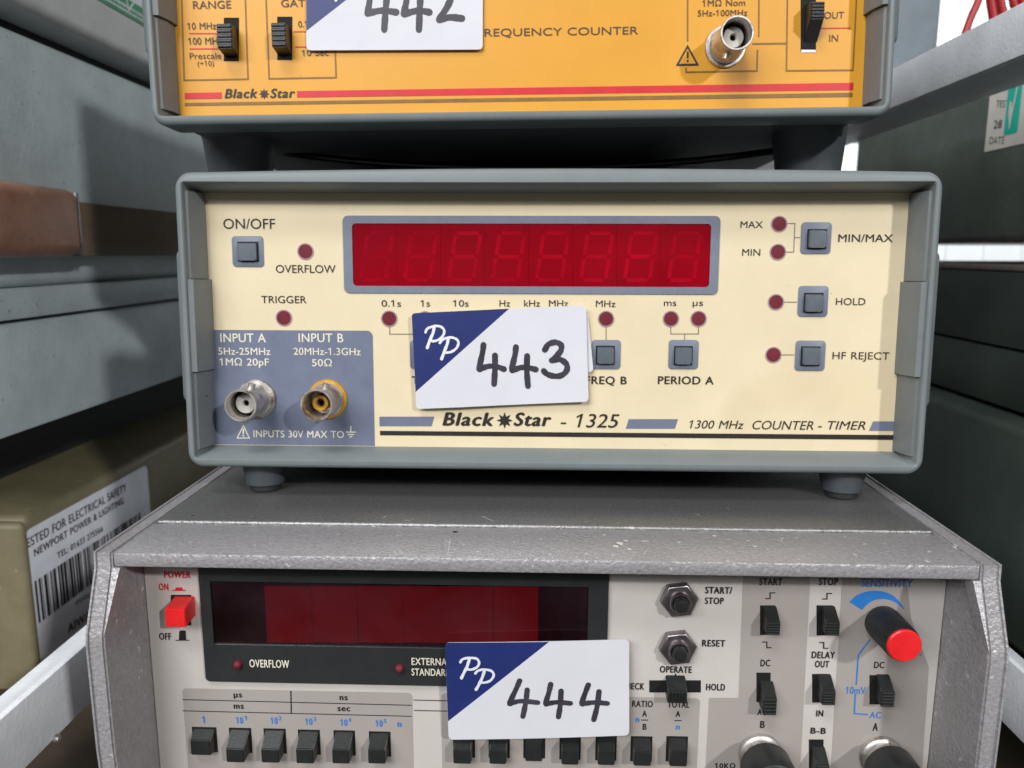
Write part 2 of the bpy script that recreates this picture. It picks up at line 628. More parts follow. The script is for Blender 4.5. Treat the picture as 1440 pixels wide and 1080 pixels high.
    def build(s, name, mat, parent=None, sm=True, warp=None, weld=False):
        bm = s.bm
        if warp:
            xs = [v.co.x for v in bm.verts]
            x = min(xs) + 0.002
            while x < max(xs):
                bmesh.ops.bisect_plane(bm, geom=bm.verts[:] + bm.edges[:] + bm.faces[:], plane_co=(x, 0, 0), plane_no=(1, 0, 0))
                x += 0.002
            for v in bm.verts:
                v.co.y += warp(v.co.x, v.co.z)
        if weld:
            bmesh.ops.remove_doubles(bm, verts=bm.verts, dist=1e-6)
        bmesh.ops.recalc_face_normals(bm, faces=bm.faces)
        if sm:
            for f in bm.faces:
                f.smooth = True
            for ed in bm.edges:
                if len(ed.link_faces) == 2 and ed.calc_face_angle(0) > rad(38):
                    ed.smooth = False
        me = bpy.data.meshes.new(name)
        bm.to_mesh(me)
        bm.free()
        me.materials.append(MAT[mat])
        o = bpy.data.objects.new(name, me)
        COL.objects.link(o)
        if parent:
            o.parent = parent
        return o


def tag(o, label, cat, group=None):
    o['label'] = label
    o['category'] = cat
    if group:
        o['group'] = group
    return o


def thing(name, label, cat, loc=(0, 0, 0), rotv=(0, 0, 0), group=None):
    o = bpy.data.objects.new(name, None)
    COL.objects.link(o)
    o.empty_display_size = 0.02
    o.location = loc
    o.rotation_euler = rotv
    tag(o, label, cat, group)
    mw = Matrix.Translation(loc) @ Euler(rotv).to_matrix().to_4x4()
    return o, mw


def struct(o):
    o['kind'] = 'structure'
    return o


# ================================================================== setting
HB = 0.101
ZS = -0.011 - HB - 0.004                     # top of the shelf board
b = MB()
b.box(-0.9, 0.9, -0.16, 0.75, ZS - 0.018, ZS, 0.002)
struct(b.build('shelf', 'shelfwood'))
b = MB()
b.box(.36, 1.36, 1.5, 1.54, -.12, .68)
for i in range(12):
    b.box(.40 + i * .08, .404 + i * .08, 1.496, 1.4999, -.12, .68, 0.001)
struct(b.build('wall', 'wall'))


# ================================================================== bench counters
def frame_loop(hw, z0, z1, r, y, arch=0.0, n=7, ns=14):
    """rounded rectangle loop in x,z at depth y; the upper side may bow upwards"""
    P = []
    c = ((hw - r, z0 + r, -90), (hw - r, z1 - r, 0), (-hw + r, z1 - r, 90), (-hw + r, z0 + r, 180))
    for k in range(4):
        cx, cz, a0 = c[k]
        for i in range(n + 1):
            a = rad(a0 + 90 * i / n)
            P.append((cx + r * math.cos(a), cz + r * math.sin(a)))
        nx, nz, na = c[(k + 1) % 4]
        e0, e1 = P[-1], (nx + r * math.cos(rad(na)), nz + r * math.sin(rad(na)))
        for i in range(1, ns):
            t = i / ns
            P.append((e0[0] + (e1[0] - e0[0]) * t, e0[1] + (e1[1] - e0[1]) * t))
    out = []
    for x, z in P:
        f = max(0, (z - z0) / (z1 - z0)) ** 6
        out.append((x, y, z + f * arch * (1 - (x / hw) ** 2)))
    return out


HW = 0.1095
BH = 0.0869


def bench_case(root, dp, segs):
    """case, front bezel, side clips of one bench counter; dp = depth of the front panel"""
    b = MB()
    A = 0.0011
    b.loft([frame_loop(HW - .0012, .0010, BH - .0012, .0042, .0150, A),
            frame_loop(HW, .0, BH, .0045, .0120, A),
            frame_loop(HW, .0, BH, .0045, .0016, A),
            frame_loop(HW - .0002, .0002, BH - .0002, .0045, .0009, A),
            frame_loop(HW - .0007, .0007, BH - .0007, .0042, .0003, A),
            frame_loop(HW - .0014, .0014, BH - .0014, .0036, .0000, A),
            frame_loop(HW - .0020, .0024, BH - .0026, .0010, .0000, -.0003),
            frame_loop(HW - .0023, .0027, BH - .0029, .0009, .0003, -.0003),
            frame_loop(HW - .0034, .0048, BH - .0046, .0006, dp + .0004, -.0002),
            frame_loop(HW - .0034, .0048, BH - .0046, .0006, dp + .0020, -.0002)])
    b.build('bezel', 'grey', root)
    b = MB()
    b.box(-.1072, .1072, .0135, .235, .0012, .0858, 0.0035, 3)
    b.box(-.1085, .1085, .0150, .0180, .0012, .0866, 0.001)
    b.build('case', 'case', root)
    for sgn in (-1, 1):
        b = MB()
        lo, hi = segs[0], segs[1]
        x_in = HW - .0030
        for z0, z1, t in ((.0052, lo - .0002, .0), (lo, hi, .0009), (hi + .0002, BH - .0050, .0)):
            # chamfered strip: thin at the lip, thick at the panel
            a0, a1, a2 = x_in - .0001 - t, x_in - .0014 - t, x_in - .0016 - t
            prof = [(x_in + .0010, .0008 if t else .0016), (a0, .0012 if t else .0022), (a1, .0062), (a2, dp + .0002), (x_in + .0010, dp + .0002)]
            lo_ = [(sgn * x, y, z0) for x, y in prof]
            hi_ = [(sgn * x, y, z1) for x, y in prof]
            b.loft([lo_, hi_])
            b.face(lo_)
            b.face(hi_)
        b.build('side_clip', 'trim', root)
        b = MB()
        b.box(HW - .001 if sgn > 0 else -(HW + .0030), HW + .0032 if sgn > 0 else -(HW - .001),
              .0045, .06, lo - .010, hi + .009, 0.0022, 3)
        b.build('side_boss', 'trim', root)


def front_panel(root, S, mat, hw=.1062):
    b = MB(S)
    b.prism([(-hw, .0043), (hw, .0043), (hw, BH - .0042), (-hw, BH - .0042)], -.0018, 0.0)
    return b.build('front_panel', mat, root, sm=False)


def push_button(root, S, sx0, sy0, sx1, sy1, cx0, cy0, cx1, cy1):
    u0, v0 = S.uv(sx0, sy1)
    u1, v1 = S.uv(sx1, sy0)
    b = MB(S)
    b.prism(rrect(u0, v0, u1, v1, .0010), 0.0, .00035, .00015)
    s = b.build('push_button', 'surround', root)
    a0, b0 = S.uv(cx0, cy1)
    a1, b1 = S.uv(cx1, cy0)
    b = MB(S)
    b.poly(rrect(a0 - .0001, b0 - .0001, a1 + .0001, b1 + .0001, .0002), .00045)
    b.build('aperture', 'dark', s, sm=False)
    b = MB(S)
    g = .00028
    jx, jz = random.uniform(-.0001, .0001), random.uniform(-.0001, .0001)
    b.prism(rrect(a0 + g + jx, b0 + g + jz, a1 - g + jx, b1 - g + jz, .0004), .0002, .0016, .00045, 3)
    b.build('button_cap', 'cap', s)
    return s


def led(root, S, px, py, rp=11.5):
    u, v = S.uv(px, py)
    r = S.uv(px + rp, py)[0] - u
    b = MB(S)
    ri = r * .84
    b.lathe_s(u, v, [(ri, .0001), (ri, .00016), (ri * .6, .00019), (ri * .1, .0002)], 28)
    s = b.build('indicator_lamp', 'led', root)
    b = MB(S)
    b.lathe_s(u, v, [(r, .00008), (r, .00022), (ri + .00004, .00022), (ri + .00004, .00008)], 28, True)
    b.build('lamp_ring', 'ledring', s)


def bnc(root, S, fx, fy, flange_r, flange_mat, mat, ins_mat, length=.0132, hole=.0011, ins_r=.0031):
    """round bayonet socket: washer, turned shell with two lugs, insulator with a pin hole"""
    u, v = S.uv(fx, fy)
    b = MB(S)
    b.lathe_s(u, v, [(flange_r, .0), (flange_r, .0006), (flange_r * .97, .0009), (flange_r * .72, .0010), (.0046, .0011)], 44)
    root_ = b.build('input_socket', flange_mat, root)
    b = MB(S)
    L = length
    b.lathe_s(u, v, [(.0052, .0008), (.0052, .0020), (.0048, .0024), (.0047, L * .55), (.0047, L - .0010), (.00485, L - .0007),
                     (.00485, L - .0002), (.0047, L), (.0043, L), (.0041, L - .0004), (.0040, .0032), (.0032, .0030)], 48)
    for sg in (-1, 1):
        a = 1.25
        du, dv = math.cos(a) * sg, math.sin(a) * sg
        pts = []
        bu, bv = u + du * .0046, v + dv * .0046
        tip = S.pt(u + du * .0062, v + dv * .0062, L * .62)
        bas = S.pt(bu, bv, L * .62)
        b.tube([bas, tip], .0011, 12)
    b.build('socket_shell', mat, root_)
    b = MB(S)
    h = L - .0042
    b.lathe_s(u, v, [(ins_r, .0025), (ins_r, h - .0003), (ins_r - .0002, h), (hole + .0003, h), (hole, h - .0004), (hole, h - .0030), (.0001, h - .0031)], 36)
    b.build('insulator', ins_mat, root_)
    b = MB(S)
    b.lathe_s(u, v, [(hole * .9, h - .0030), (hole * .9, h - .0012), (hole * .55, h - .0012), (hole * .5, h - .0028)], 18)
    b.build('contact_pin', 'dark', root_)
    return root_


def star_px(b, px, py, rp, lay, n=8, rin=.5):
    S = b.S
    u, v = S.uv(px, py, lay)
    r = S.uv(px + rp, py, lay)[0] - u
    pts = []
    for i in range(2 * n):
        k = r if i % 2 == 0 else r * rin
        a = math.pi * i / n + math.pi / 2
        pts.append((u + k * math.cos(a), v + k * math.sin(a)))
    b.poly(pts, lay)


def cone_foot(root, x, y, z_top, z_bot, r_top, r_bot, pad=.0016):
    b = MB()
    b.lathe_z(x, y, [(r_top, z_top), (r_top * .98, z_top - .0004), (r_bot, z_bot + pad), (r_bot * .9, z_bot + pad)], 40)
    f = b.build('foot', 'foot', root)
    b = MB()
    b.lathe_z(x, y, [(r_bot * .84, z_bot + pad), (r_bot * .84, z_bot + .0003), (r_bot * .78, z_bot)], 36)
    b.build('foot_pad', 'rubber', f)


# ------------------------------------------------------------------ cream counter timer
TM = rad(-2.4405)
mroot, MM = thing('counter_timer', 'cream panelled bench counter timer in a grey case, in the middle of the stack', 'counter',
                  (0, 0, 0), (TM, 0, 0))
DM = .0109
SM = Surf(MM, 'F', DM)
zlo = SM.uv(286, 518)[1]
zhi = SM.uv(283, 393)[1]
bench_case(mroot, DM, (zlo, zhi))
front_panel(mroot, SM, 'cream')

# input panel print
b = MB(SM)
P = SM.many([(291, 463.8), (523.8, 463.8), (527.5, 627.5), (296, 627.5)])
u0 = -.1060
u1 = (P[1][0] + P[2][0]) / 2
zt, zb = P[0][1], .0049
r = .0018
b.poly([(u0, zb), (u1, zb)] + [(u1 - r + r * math.cos(rad(a)), zt - r + r * math.sin(rad(a))) for a in range(0, 91, 15)] + [(u0, zt)], .0001)
b.build('input_panel', 'bluegrey', mroot, sm=False)

# display
b = MB(SM)
o0 = SM.uv(484.6, 411.9)
o1 = SM.uv(1013, 303.8)
oo = rrect(o0[0], o0[1], o1[0], o1[1], .0016)
i0 = SM.uv(497, 402)
i1 = SM.uv(1000, 315)
ii = rrect(i0[0], i0[1], i1[0], i1[1], .0011)
lp = lambda pts, l: [SM.pt(u, v, l) for u, v in pts]
b.loft([lp(oo, .0), lp(oo, .0004), lp(ii, .0004), lp(ii, -.0006)])
disp = b.build('display_frame', 'surround', mroot)
b = MB(SM)
b.poly(ii, .00012)
b.build('display_window', 'redglass', disp, sm=False)
b = MB(SM)
b.poly(rrect(i0[0] + .0001, i0[1] + .0001, i1[0] - .0001, i1[1] - .0001, .001), .00005)
b.build('display_board', 'cavity', disp, sm=False)


def digit_px(S, x0, x1, yt, yb, slant, w, lay):
    """eight shaped segments of one digit; slant in pixels from bottom to top"""
    b = MB(S)
    ym = (yt + yb) / 2

    def p(fx, y):
        k = (yb - y) / (yb - yt)
        return (x0 + (x1 - x0 - slant) * fx + slant * k, y)
    d = 3
    hseg = lambda y: b.linepx([(p(0, y)[0] + d, y), (p(1, y)[0] - d, y)], w, lay)
    for y in (yt, ym, yb):
        hseg(y)
    for fx in (0, 1):
        for ya, yb_ in ((yt + d, ym - d), (ym + d, yb - d)):
            b.linepx([p(fx, ya), p(fx, yb_)], w, lay)
    return b


for i in range(8):
    x = 507 + 61.9 * i
    digit_px(SM, x, x + 45, 328, 394, 10, 1.15, .00008).build('digit', 'seg', disp, sm=False)
b = MB(SM)
for i in range(1, 8):
    x = 495.6 + 61.9 * i
    b.linepx([(x, 317), (x, 401)], .05, .00009)
b.build('module_seam', 'dark', disp, sm=False)

# buttons and lamps
for a in ((328, 332, 370, 375, 336, 340.5, 363.5, 367.5),
          (577, 478.5, 620, 518.5, 585, 486.5, 612, 512),
          (832, 478, 873, 518.6, 838, 486.5, 864, 512),
          (939.5, 478, 982.5, 518.6, 947.4, 487, 973.4, 513),
          (1125, 312.6, 1169.5, 356.8, 1134, 322.8, 1162, 350),
          (1121, 402, 1165, 445, 1129, 412.3, 1157, 439),
          (1117, 479, 1161, 521, 1125, 487.5, 1152.5, 514)):
    push_button(mroot, SM, *a)
for a in ((429.8, 353.7), (399.5, 447), (547.5, 448), (597.5, 449), (852.3, 448.3), (943.4, 448.3), (982.2, 448.3),
          (1095.6, 315), (1093.7, 354.4), (1091, 424.8), (1087.5, 499)):
    led(mroot, SM, *a)

# sockets
bnc(mroot, SM, 361, 561, .0062, 'nickel', 'nickel', 'ptfe', .0136, .0009)
bnc(mroot, SM, 461, 561, .0062, 'gold', 'nickel', 'gold', .0128, .0012, .0025)

# printed matter
LW = .0115
b = Legends(mroot, SM, 'black')
T = b.text
T('ON/OFF', 314.3, 387, 321.7, 307.5)
T('OVERFLOW', 388, 472, 383.5, 372.5)
T('TRIGGER', 367.5, 431, 426, 416)
T('0.1s', 536.5, 564, 431, 422)
T('1s', 591.5, 604.6, 431, 422)
T('10s', 637, 659, 431, 422)
T('Hz', 702.4, 717.4, 431, 422)
T('kHz', 737, 759.5, 431, 422)
T('MHz', 772, 799, 431, 422)
T('MHz', 838, 865.5, 431.5, 422.4)
T('ms', 933.6, 951, 430, 421)
T('µs', 974, 988.6, 430, 421)
T('MAX', 1041.3, 1072.7, 320.4, 311)
T('MIN', 1043.7, 1069, 359.4, 350)
T('MIN/MAX', 1178.7, 1255.5, 340, 329.4, weight=.006)
T('HOLD', 1175.4, 1216.8, 428.8, 419)
T('HF REJECT', 1170.5, 1250.5, 505, 495)
T('FREQ B', 823, 881.4, 540, 529, weight=.022)
T('PERIOD A', 925, 1003.6, 540, 529, weight=.022)
T('TIME', 579, 617, 540, 529, weight=.022)
T('1325', 810.4, 870.7, 600.9, 582, shear=.22, weight=.004)
T('-', 788.5, 796, 600, 585, weight=.01)
T('1300 MHz', 969.4, 1046, 602.3, 591, shear=.22)
T('COUNTER', 1058, 1143.8, 603.6, 591.5, shear=.22)
T('-', 1150.5, 1155.5, 604, 592, weight=.008)
T('TIMER', 1163.8, 1217, 603.8, 592, shear=.22)
b = MB(SM)
b.text('Black', 622, 695, 598.5, 579.6, shear=.24, weight=.04)
b.text('Star', 722, 775.7, 599, 580, shear=.24, weight=.04)
star_px(b, 709.7, 591.2, 11.6, .0002)
b.build('brand_lettering', 'black', mroot, sm=False)
b = MB(SM)
b.polypx([(534.4, 605.8), (1259.5, 611.8), (1260, 618.6), (534.4, 612)], .00015)
b.build('black_rule', 'black', mroot, sm=False)
for q in ([(533.5, 585.9), (610.7, 585.9), (606.8, 599.3), (533.8, 599.3)],
          [(884.4, 589.4), (953.5, 589.4), (949, 602.8), (880, 602.8)],
          [(1228, 592.5), (1260.3, 592.5), (1260, 605.8), (1222, 605.8)]):
    b = MB(SM)
    b.polypx(q, .00015)
    b.build('printed_bar', 'bluegrey', mroot, sm=False)
b = Legends(mroot, SM, 'greyline', 'connector_line')
for q in ([(548, 459), (548, 469.8), (598, 469.8), (598, 478.6)], [(852.3, 459.6), (852.3, 478)],
          [(943.3, 459.6), (943.3, 469.5), (982.3, 469.5), (982.3, 459.6)], [(962.8, 469.6), (962.8, 478)],
          [(1107, 314.3), (1118, 314.3), (1116.2, 354.4), (1105, 354.4)], [(1117.2, 334), (1125.5, 334)],
          [(1102.6, 424.8), (1121, 424.8)], [(1099, 499), (1117, 499)]):
    b.linepx(q, .24, .00014)
b = Legends(mroot, SM, 'creamink', 'input_legend')
T = b.text
T('INPUT A', 310, 374, 481, 468.8, weight=.012)
T('INPUT B', 420, 483, 481, 468.8, weight=.012)
T('5Hz-25MHz', 307, 380.5, 498.8, 488.8, weight=.012)
T('20MHz-1.3GHz', 413, 507.5, 499, 489, weight=.012)
T('1MΩ 20pF', 309, 378.5, 513.8, 503.8, weight=.012)
T('50Ω', 438.8, 467, 515, 505, weight=.012)
T('INPUTS 30V MAX TO', 356.5, 483.8, 614.7, 605, weight=.012)
b = MB(SM)
b.linepx([(342.2, 598.5), (350.8, 616), (333.6, 616)], .32, .0002, True)
b.linepx([(342.2, 603), (342.2, 610)], .5, .00022)
b.linepx([(342.2, 611.5), (342.2, 613.5)], .5, .00022)
b.build('warning_symbol', 'creamink', mroot, sm=False)
b = MB(SM)
b.linepx([(493.4, 599), (493.4, 607.4)], .32, .0002)
for hw_, y in ((7, 607.6), (4.5, 611), (2, 614.2)):
    b.linepx([(493.4 - hw_, y), (493.4 + hw_, y)], .32, .00022)
b.build('earth_symbol', 'creamink', mroot, sm=False)
Sx = Surf(MM, 'F', .0060)
b = MB(Sx)
b.linepx([(283, 537), (287, 546), (285.5, 549), (291.5, 558)], .22, .0004)
b.build('crack', 'dark', mroot, sm=False)
# feet
zl = -.0104
for px, py in ((374, 687), (1182, 697)):
    p = MM.inverted() @ hit(2, zl, px, py)
    cone_foot(mroot, p.x, p.y, .0022, p.z, .0078, .0058, .0022)
for x in (-.075, .085):
    p = MM.inverted() @ Vector((x, .19, zl))
    cone_foot(mroot, p.x, p.y, .0022, p.z, .0078, .0058, .0016)

# ------------------------------------------------------------------ orange frequency counter
OL, OR = (-.0100, .0153, .1026), (rad(-2.2061), rad(-.7456), rad(1.049))
oroot, MO = thing('frequency_counter', 'orange panelled frequency counter in a grey case, top of the stack', 'counter', OL, OR)
DO = .0106
SO = Surf(MO, 'F', DO)
zo = SO.uv(240, 36)[1]
bench_case(oroot, DO, (zo, zo + .026))
front_panel(oroot, SO, 'orange')


def ribbed_switch(root, S, slot, front, depth, lift_top, lift_bot, mat='knob', ribs=5, horizontal=False, name='slide_switch', slotmat='dark'):
    """slot and knob of a slide switch. slot/front given as x0,y0,x1,y1 outlines on the face"""
    b = MB(S)
    x0, y0, x1, y1 = slot
    b.polypx([(x0, y1), (x1, y1), (x1, y0), (x0, y0)], .00012)
    s = b.build(name, slotmat, root, sm=False)
    fx0, fy0, fx1, fy1 = front
    a0, b0 = S.uv(fx0, fy1, depth)
    a1, b1 = S.uv(fx1, fy0, depth)
    zt, zb = b1 + lift_top, b0 + lift_bot
    b = MB(S)
    b.hull([S.pt(a0, zb, -.0005), S.pt(a1, zb, -.0005), S.pt(a1, zt, -.0005), S.pt(a0, zt, -.0005)],
           [S.pt(a0, b0, depth), S.pt(a1, b0, depth), S.pt(a1, b1, depth), S.pt(a0, b1, depth)], .0002)
    if ribs:
        for i in range(ribs):
            if horizontal:
                c = a0 + (a1 - a0) * (i + .5) / ribs
                h = (a1 - a0) / ribs * .28
                q = [(c - h, b0 + .0002), (c + h, b0 + .0002), (c + h, b1 - .0002), (c - h, b1 - .0002)]
            else:
                c = b0 + (b1 - b0) * (i + .5) / ribs
                h = (b1 - b0) / ribs * .28
                q = [(a0 + .0001, c - h), (a1 - .0001, c - h), (a1 - .0001, c + h), (a0 + .0001, c + h)]
            b.prism(q, depth - .0002, depth + .0004, .00015, 1)
    b.build('switch_knob', mat, s)
    return s


ribbed_switch(oroot, SO, (314.7, 24.8, 336, 86), (306, 33, 325, 68), .0052, .0003, -.0010)
ribbed_switch(oroot, SO, (389.8, 23.4, 411, 84.3), (382.5, 31.5, 401, 66), .0052, .0003, -.0010)
ribbed_switch(oroot, SO, (1126, -8, 1147.5, 72), (1140, 2, 1160, 26), .0052, .0010, -.0060)
b = MB(SO)
b.polypx([(1127, 73.6), (1147, 73.6), (1147, 70), (1127, 70)], .00016)
b.build('slot_sliver', 'white', oroot, sm=False)
bnc(oroot, SO, 1019.5, 66, .0062, 'nickel', 'nickel', 'ptfe', .0136, .0009)

b = Legends(oroot, SO, 'darkbrown')
T = b.text
W_ = .008
T('RANGE', 271.5, 325.3, 12.4, 1.4, weight=W_)
T('10 MHz', 263.7, 304, 41.4, 31.9, weight=W_)
T('100 MHz', 265, 312, 62.7, 53, weight=W_)
T('Prescale', 266.9, 311, 82.9, 74.4)
T('(÷10)', 277.8, 300.9, 92.8, 85.5)
T('GATE', 395.4, 438, 9.8, -.8, weight=W_)
T('0.1 Sec', 419.5, 454, 38.3, 29.4, weight=W_)
T('10 Sec', 424.5, 462, 78.6, 70.2, weight=W_)
T('1MΩ Nom', 987.7, 1048, 8.7, 0, weight=W_)
T('5Hz-100MHz', 981, 1051, 22.8, 14.4, weight=W_)
T('OUT', 1159, 1187, 26, 16.8)
T('IN', 1166, 1178.4, 58.5, 48.8)
b = MB(SO)
b.text('FREQUENCY COUNTER', 671.5, 897.5, 51.4, 40.8, yb2=47.6)
b.build('title_lettering', 'darkbrown', oroot, sm=False)
b = MB(SO)
b.text('Black', 315.7, 362.5, 138, 125, shear=.24, weight=.03)
b.text('Star', 379.8, 415.5, 137.6, 124.6, shear=.24, weight=.03)
star_px(b, 371.4, 132, 7.4, .0002)
b.build('brand_lettering', 'black', oroot, sm=False)
b = MB(SO)
b.linepx([(967, 65), (981, 90.5), (952.5, 91)], .5, .0002, True)
b.linepx([(967, 72), (967, 81)], .55, .00022)
b.linepx([(967, 84), (967, 86.6)], .55, .00022)
b.build('warning_symbol', 'black', oroot, sm=False)
b = Legends(oroot, SO, 'brown', 'frame_line')
for q in ([(255, -12), (259, 112.8), (348.7, 111.2), (344.5, -12)], [(373.6, -12), (378.4, 110.6), (472.6, 109), (468.5, -12)],
          [(967, -12), (967, 58)], [(964.8, 95), (964.8, 101.4), (1064.6, 99.6), (1065.4, 70)], [(1067, 52), (1067.5, -12)],
          [(1058, 61.6), (1106.2, 61)], [(1107.5, -12), (1106, 99.4), (1199.5, 98.6), (1205, -12)]):
    b.linepx(q, .46, .00012)
b = Legends(oroot, SO, 'redink', 'red_underline')
for q in ([(265.8, 47), (307.5, 47)], [(266.5, 68.6), (309, 68.4)], [(413, 44.5), (452, 44)], [(415, 66), (454, 65.4)], [(1150, 39.8), (1196, 39.2)]):
    b.linepx(q, .3, .00014)
for q in ([(259.8, 130.6), (311.8, 129.8), (311.8, 138.6), (259.8, 139.4)], [(417.7, 128), (1200.3, 116.3), (1199.9, 126.6), (417.7, 137)]):
    b = MB(SO)
    b.polypx(q, .00012)
    b.build('red_stripe', 'redink', oroot, sm=False)
b = MB(SO)
b.polypx([(259.8, 144.6), (1199.5, 130.4), (1199, 136.2), (259.8, 149)], .00012)
b.build('brown_stripe', 'brown', oroot, sm=False)
# feet stand on the counter below
for px, yl in ((337, .034), (1137, .034)):
    p = MO.inverted() @ hit(1, .0153 + yl, px, 205)
    top_m = MM @ Vector((p.x + OL[0], yl + .012, .0858))
    zb_ = (MO.inverted() @ top_m).z
    cone_foot(oroot, p.x, p.y, .0022, zb_, .0122, .0098, .0014)
for x in (-.075, .075):
    top_m = MM @ Vector((x, .2, .0858))
    q = MO.inverted() @ top_m
    cone_foot(oroot, x, q.y, .0022, q.z, .0122, .0098, .0014)

# ------------------------------------------------------------------ silver universal counter
BL = (-.0034, -.0402, -.011 - HB)
broot, MBm = thing('universal_counter', 'silver hammered metal counter with black push keys and red knob, bottom of the stack', 'counter', BL, (0, 0, rad(-.08)))
DB = .0145
SB = Surf(MBm, 'F', DB)
WB = .1127
CT = .0044
zlip = Surf(MBm, 'F', 0).uv(700, 806)[1]
# side cheeks
zk = Surf(MBm, 'R', 0)


def cheek_z(py, y):
    return (MBm.inverted() @ hit(1, BL[1] + y, 130, py)).z


zc1, zc2 = cheek_z(903, -.0065), cheek_z(1050, -.0065)
for sg in (-1, 1):
    prof = [(0, HB), (-.0002, HB - .004), (-.0064, zc1 + .002), (-.0068, zc1 - .001), (-.0066, zc2), (-.004, .004), (0, .0), (.29, .0), (.29, HB)]
    b = MB()
    xa, xb = sg * WB, sg * (WB - CT)
    A_ = [(xa, y, z) for y, z in prof]
    B_ = [(xb, y, z) for y, z in prof]
    b.loft([A_, B_])
    fa = b.face(A_)
    fb = b.face(B_)
    bmesh.ops.remove_doubles(b.bm, verts=b.bm.verts, dist=1e-7)
    ed = [e for e in b.bm.edges if e.calc_length() > .0005 and abs(e.verts[0].co.x - e.verts[1].co.x) < 1e-6]
    bmesh.ops.bevel(b.bm, geom=ed, offset=.0005, segments=2, affect='EDGES')
    b.build('side_cheek', 'hammer', broot)
for sg in (-1, 1):
    # tapering flange behind the upper front edge of each cheek
    b = MB()
    xi = WB - CT + .0001
    t_ = .0019
    zt_, zk_ = zlip - .0002, zc1 + .001
    ks = lambda z: -.0002 - .0062 * (HB - .004 - z) / (HB - .004 - zc1 - .002) + .0002
    v = [b.bm.verts.new(p) for p in ((sg * xi, ks(zt_), zt_), (sg * (xi - t_), ks(zt_), zt_), (sg * (xi - t_), ks(zt_) + .0045, zt_), (sg * xi, ks(zt_) + .0045, zt_),
                                     (sg * xi, ks(zk_), zk_), (sg * xi, ks(zk_) + .0045, zk_))]
    for f in ((0, 1, 2, 3), (0, 4, 1), (1, 4, 5, 2), (2, 5, 3), (0, 3, 5, 4)):
        b.bm.faces.new([v[k] for k in f])
    b.build('flange', 'hammer', broot, sm=False)
b = MB()
b.box(-(WB - CT - .0002), WB - CT - .0002, .0001, .0222, zlip, HB - .0001, .0006)
b.build('hood', 'hammer', broot)
b = MB()
b.box(-(WB - CT - .0005), WB - CT - .0005, .0224, .289, HB - .004, HB + .0006, .0007, 3)
b.build('lid', 'lid', broot)
b = MB()
b.box(-(WB - CT - .001), WB - CT - .001, .10, .288, .002, HB - .0045)
b.build('chassis', 'dark', broot)
b = MB(SB)
hwp = WB - CT - .0002
b.prism([(-hwp, .001), (hwp, .001), (hwp, zlip + .002), (-hwp, zlip + .002)], -.002, 0)
b.build('front_panel', 'silverpanel', broot, sm=False)
# paint chips along the hood
SH = None
b = MB()
chip = random.Random(3)
for (px, py, s) in ((872, 764, 3.0), (866, 768, 2.2), (880, 760, 1.6), (885, 772, 1.4), (630, 762, .7), (632, 772, .6), (556, 776, .8),
                    (1062, 768, 1.6), (1052, 760, 1.0), (1080, 772, .9), (1005, 753, 1.6), (1100, 757, .9), (723, 762, .8), (735, 764, .6), (850, 752, 1.2), (838, 766, .6)):
    c = MBm.inverted() @ hit(2, -.0109, px, py)
    pts = []
    for k in range(9):
        a = 2 * math.pi * k / 9
        rr = s * .00026 * chip.uniform(.5, 1.25)
        pts.append((c.x + rr * 1.5 * math.cos(a), c.y + rr * 1.6 * math.sin(a), HB + .00002))
    b.face(pts)
b.build('paint_chip', 'silverlabel', broot, sm=False)
b = MB()
for x0, y0, x1, y1 in ((633, 757, 629, 780), (565, 772, 558, 780), (678, 727, 694, 734), (538, 730, 544, 726), (905, 778, 911, 770), (772, 776, 777, 782)):
    p, q = MBm.inverted() @ hit(2, -.0106, x0, y0), MBm.inverted() @ hit(2, -.0106, x1, y1)
    z_ = HB + (.00064 if p.y > .0224 else .00003)
    d_ = (q - p).normalized()
    n_ = Vector((-d_.y, d_.x, 0)) * .00011
    b.face([(p.x + n_.x, p.y + n_.y, z_), (p.x - n_.x, p.y - n_.y, z_), (q.x - n_.x * .5, q.y - n_.y * .5, z_), (q.x + n_.x * .5, q.y + n_.y * .5, z_)])
b.build('scratch', 'silverlabel', broot, sm=False)
b = MB()
for px, py, s_ in ((640, 746, 2.6), (781, 728, .9), (271, 726, 1.6), (358, 730, 1.2)):
    p = MBm.inverted() @ hit(2, -.0106, px, py)
    z_ = HB + (.00066 if p.y > .0224 else .00004)
    b.face([(p.x + s_ * .00028 * math.cos(a), p.y + s_ * .00022 * math.sin(a), z_) for a in [2 * math.pi * k / 9 + .2 for k in range(9)]])
b.build('dirt_spot', 'black', broot, sm=False)

# grey printed zones
b = MB(SB)
q0, q1 = SB.uv(256.4, 969.5), SB.uv(579.5, 972)
b.poly(rrect(q0[0], .004, q1[0], (q0[1] + q1[1]) / 2, .0012), .0001)
b.build('printed_zone', 'zone', broot, sm=False)
b = MB(SB)
q0, q1 = SB.uv(620.5, 976), SB.uv(984.5, 980)
b.poly(rrect(q0[0], .004, q1[0], (q0[1] + q1[1]) / 2, .0012), .0001)
b.build('printed_zone', 'zone', broot, sm=False)
b = MB(SB)
P = SB.many([(1045, 803), (1139.5, 805), (1128, 1079), (997, 1079), (997, 981), (1038.5, 981)])
b.poly([(P[2][0], .004), (P[1][0], P[1][1] + .004), (P[0][0], P[0][1] + .004), P[5], P[4], (P[4][0], .004)], .0001)
b.build('printed_zone', 'zone', broot, sm=False)
b = MB(SB)
P = SB.many([(1184.5, 805), (1270, 808), (1281, 870), (1306, 938), (1302, 1079), (1171, 1079)])
b.poly([(P[5][0], .004), (P[4][0], .004), P[3], P[2], (P[1][0], P[1][1] + .004), (P[0][0], P[0][1] + .004)][::1], .0001)
b.build('printed_zone', 'zone', broot, sm=False)

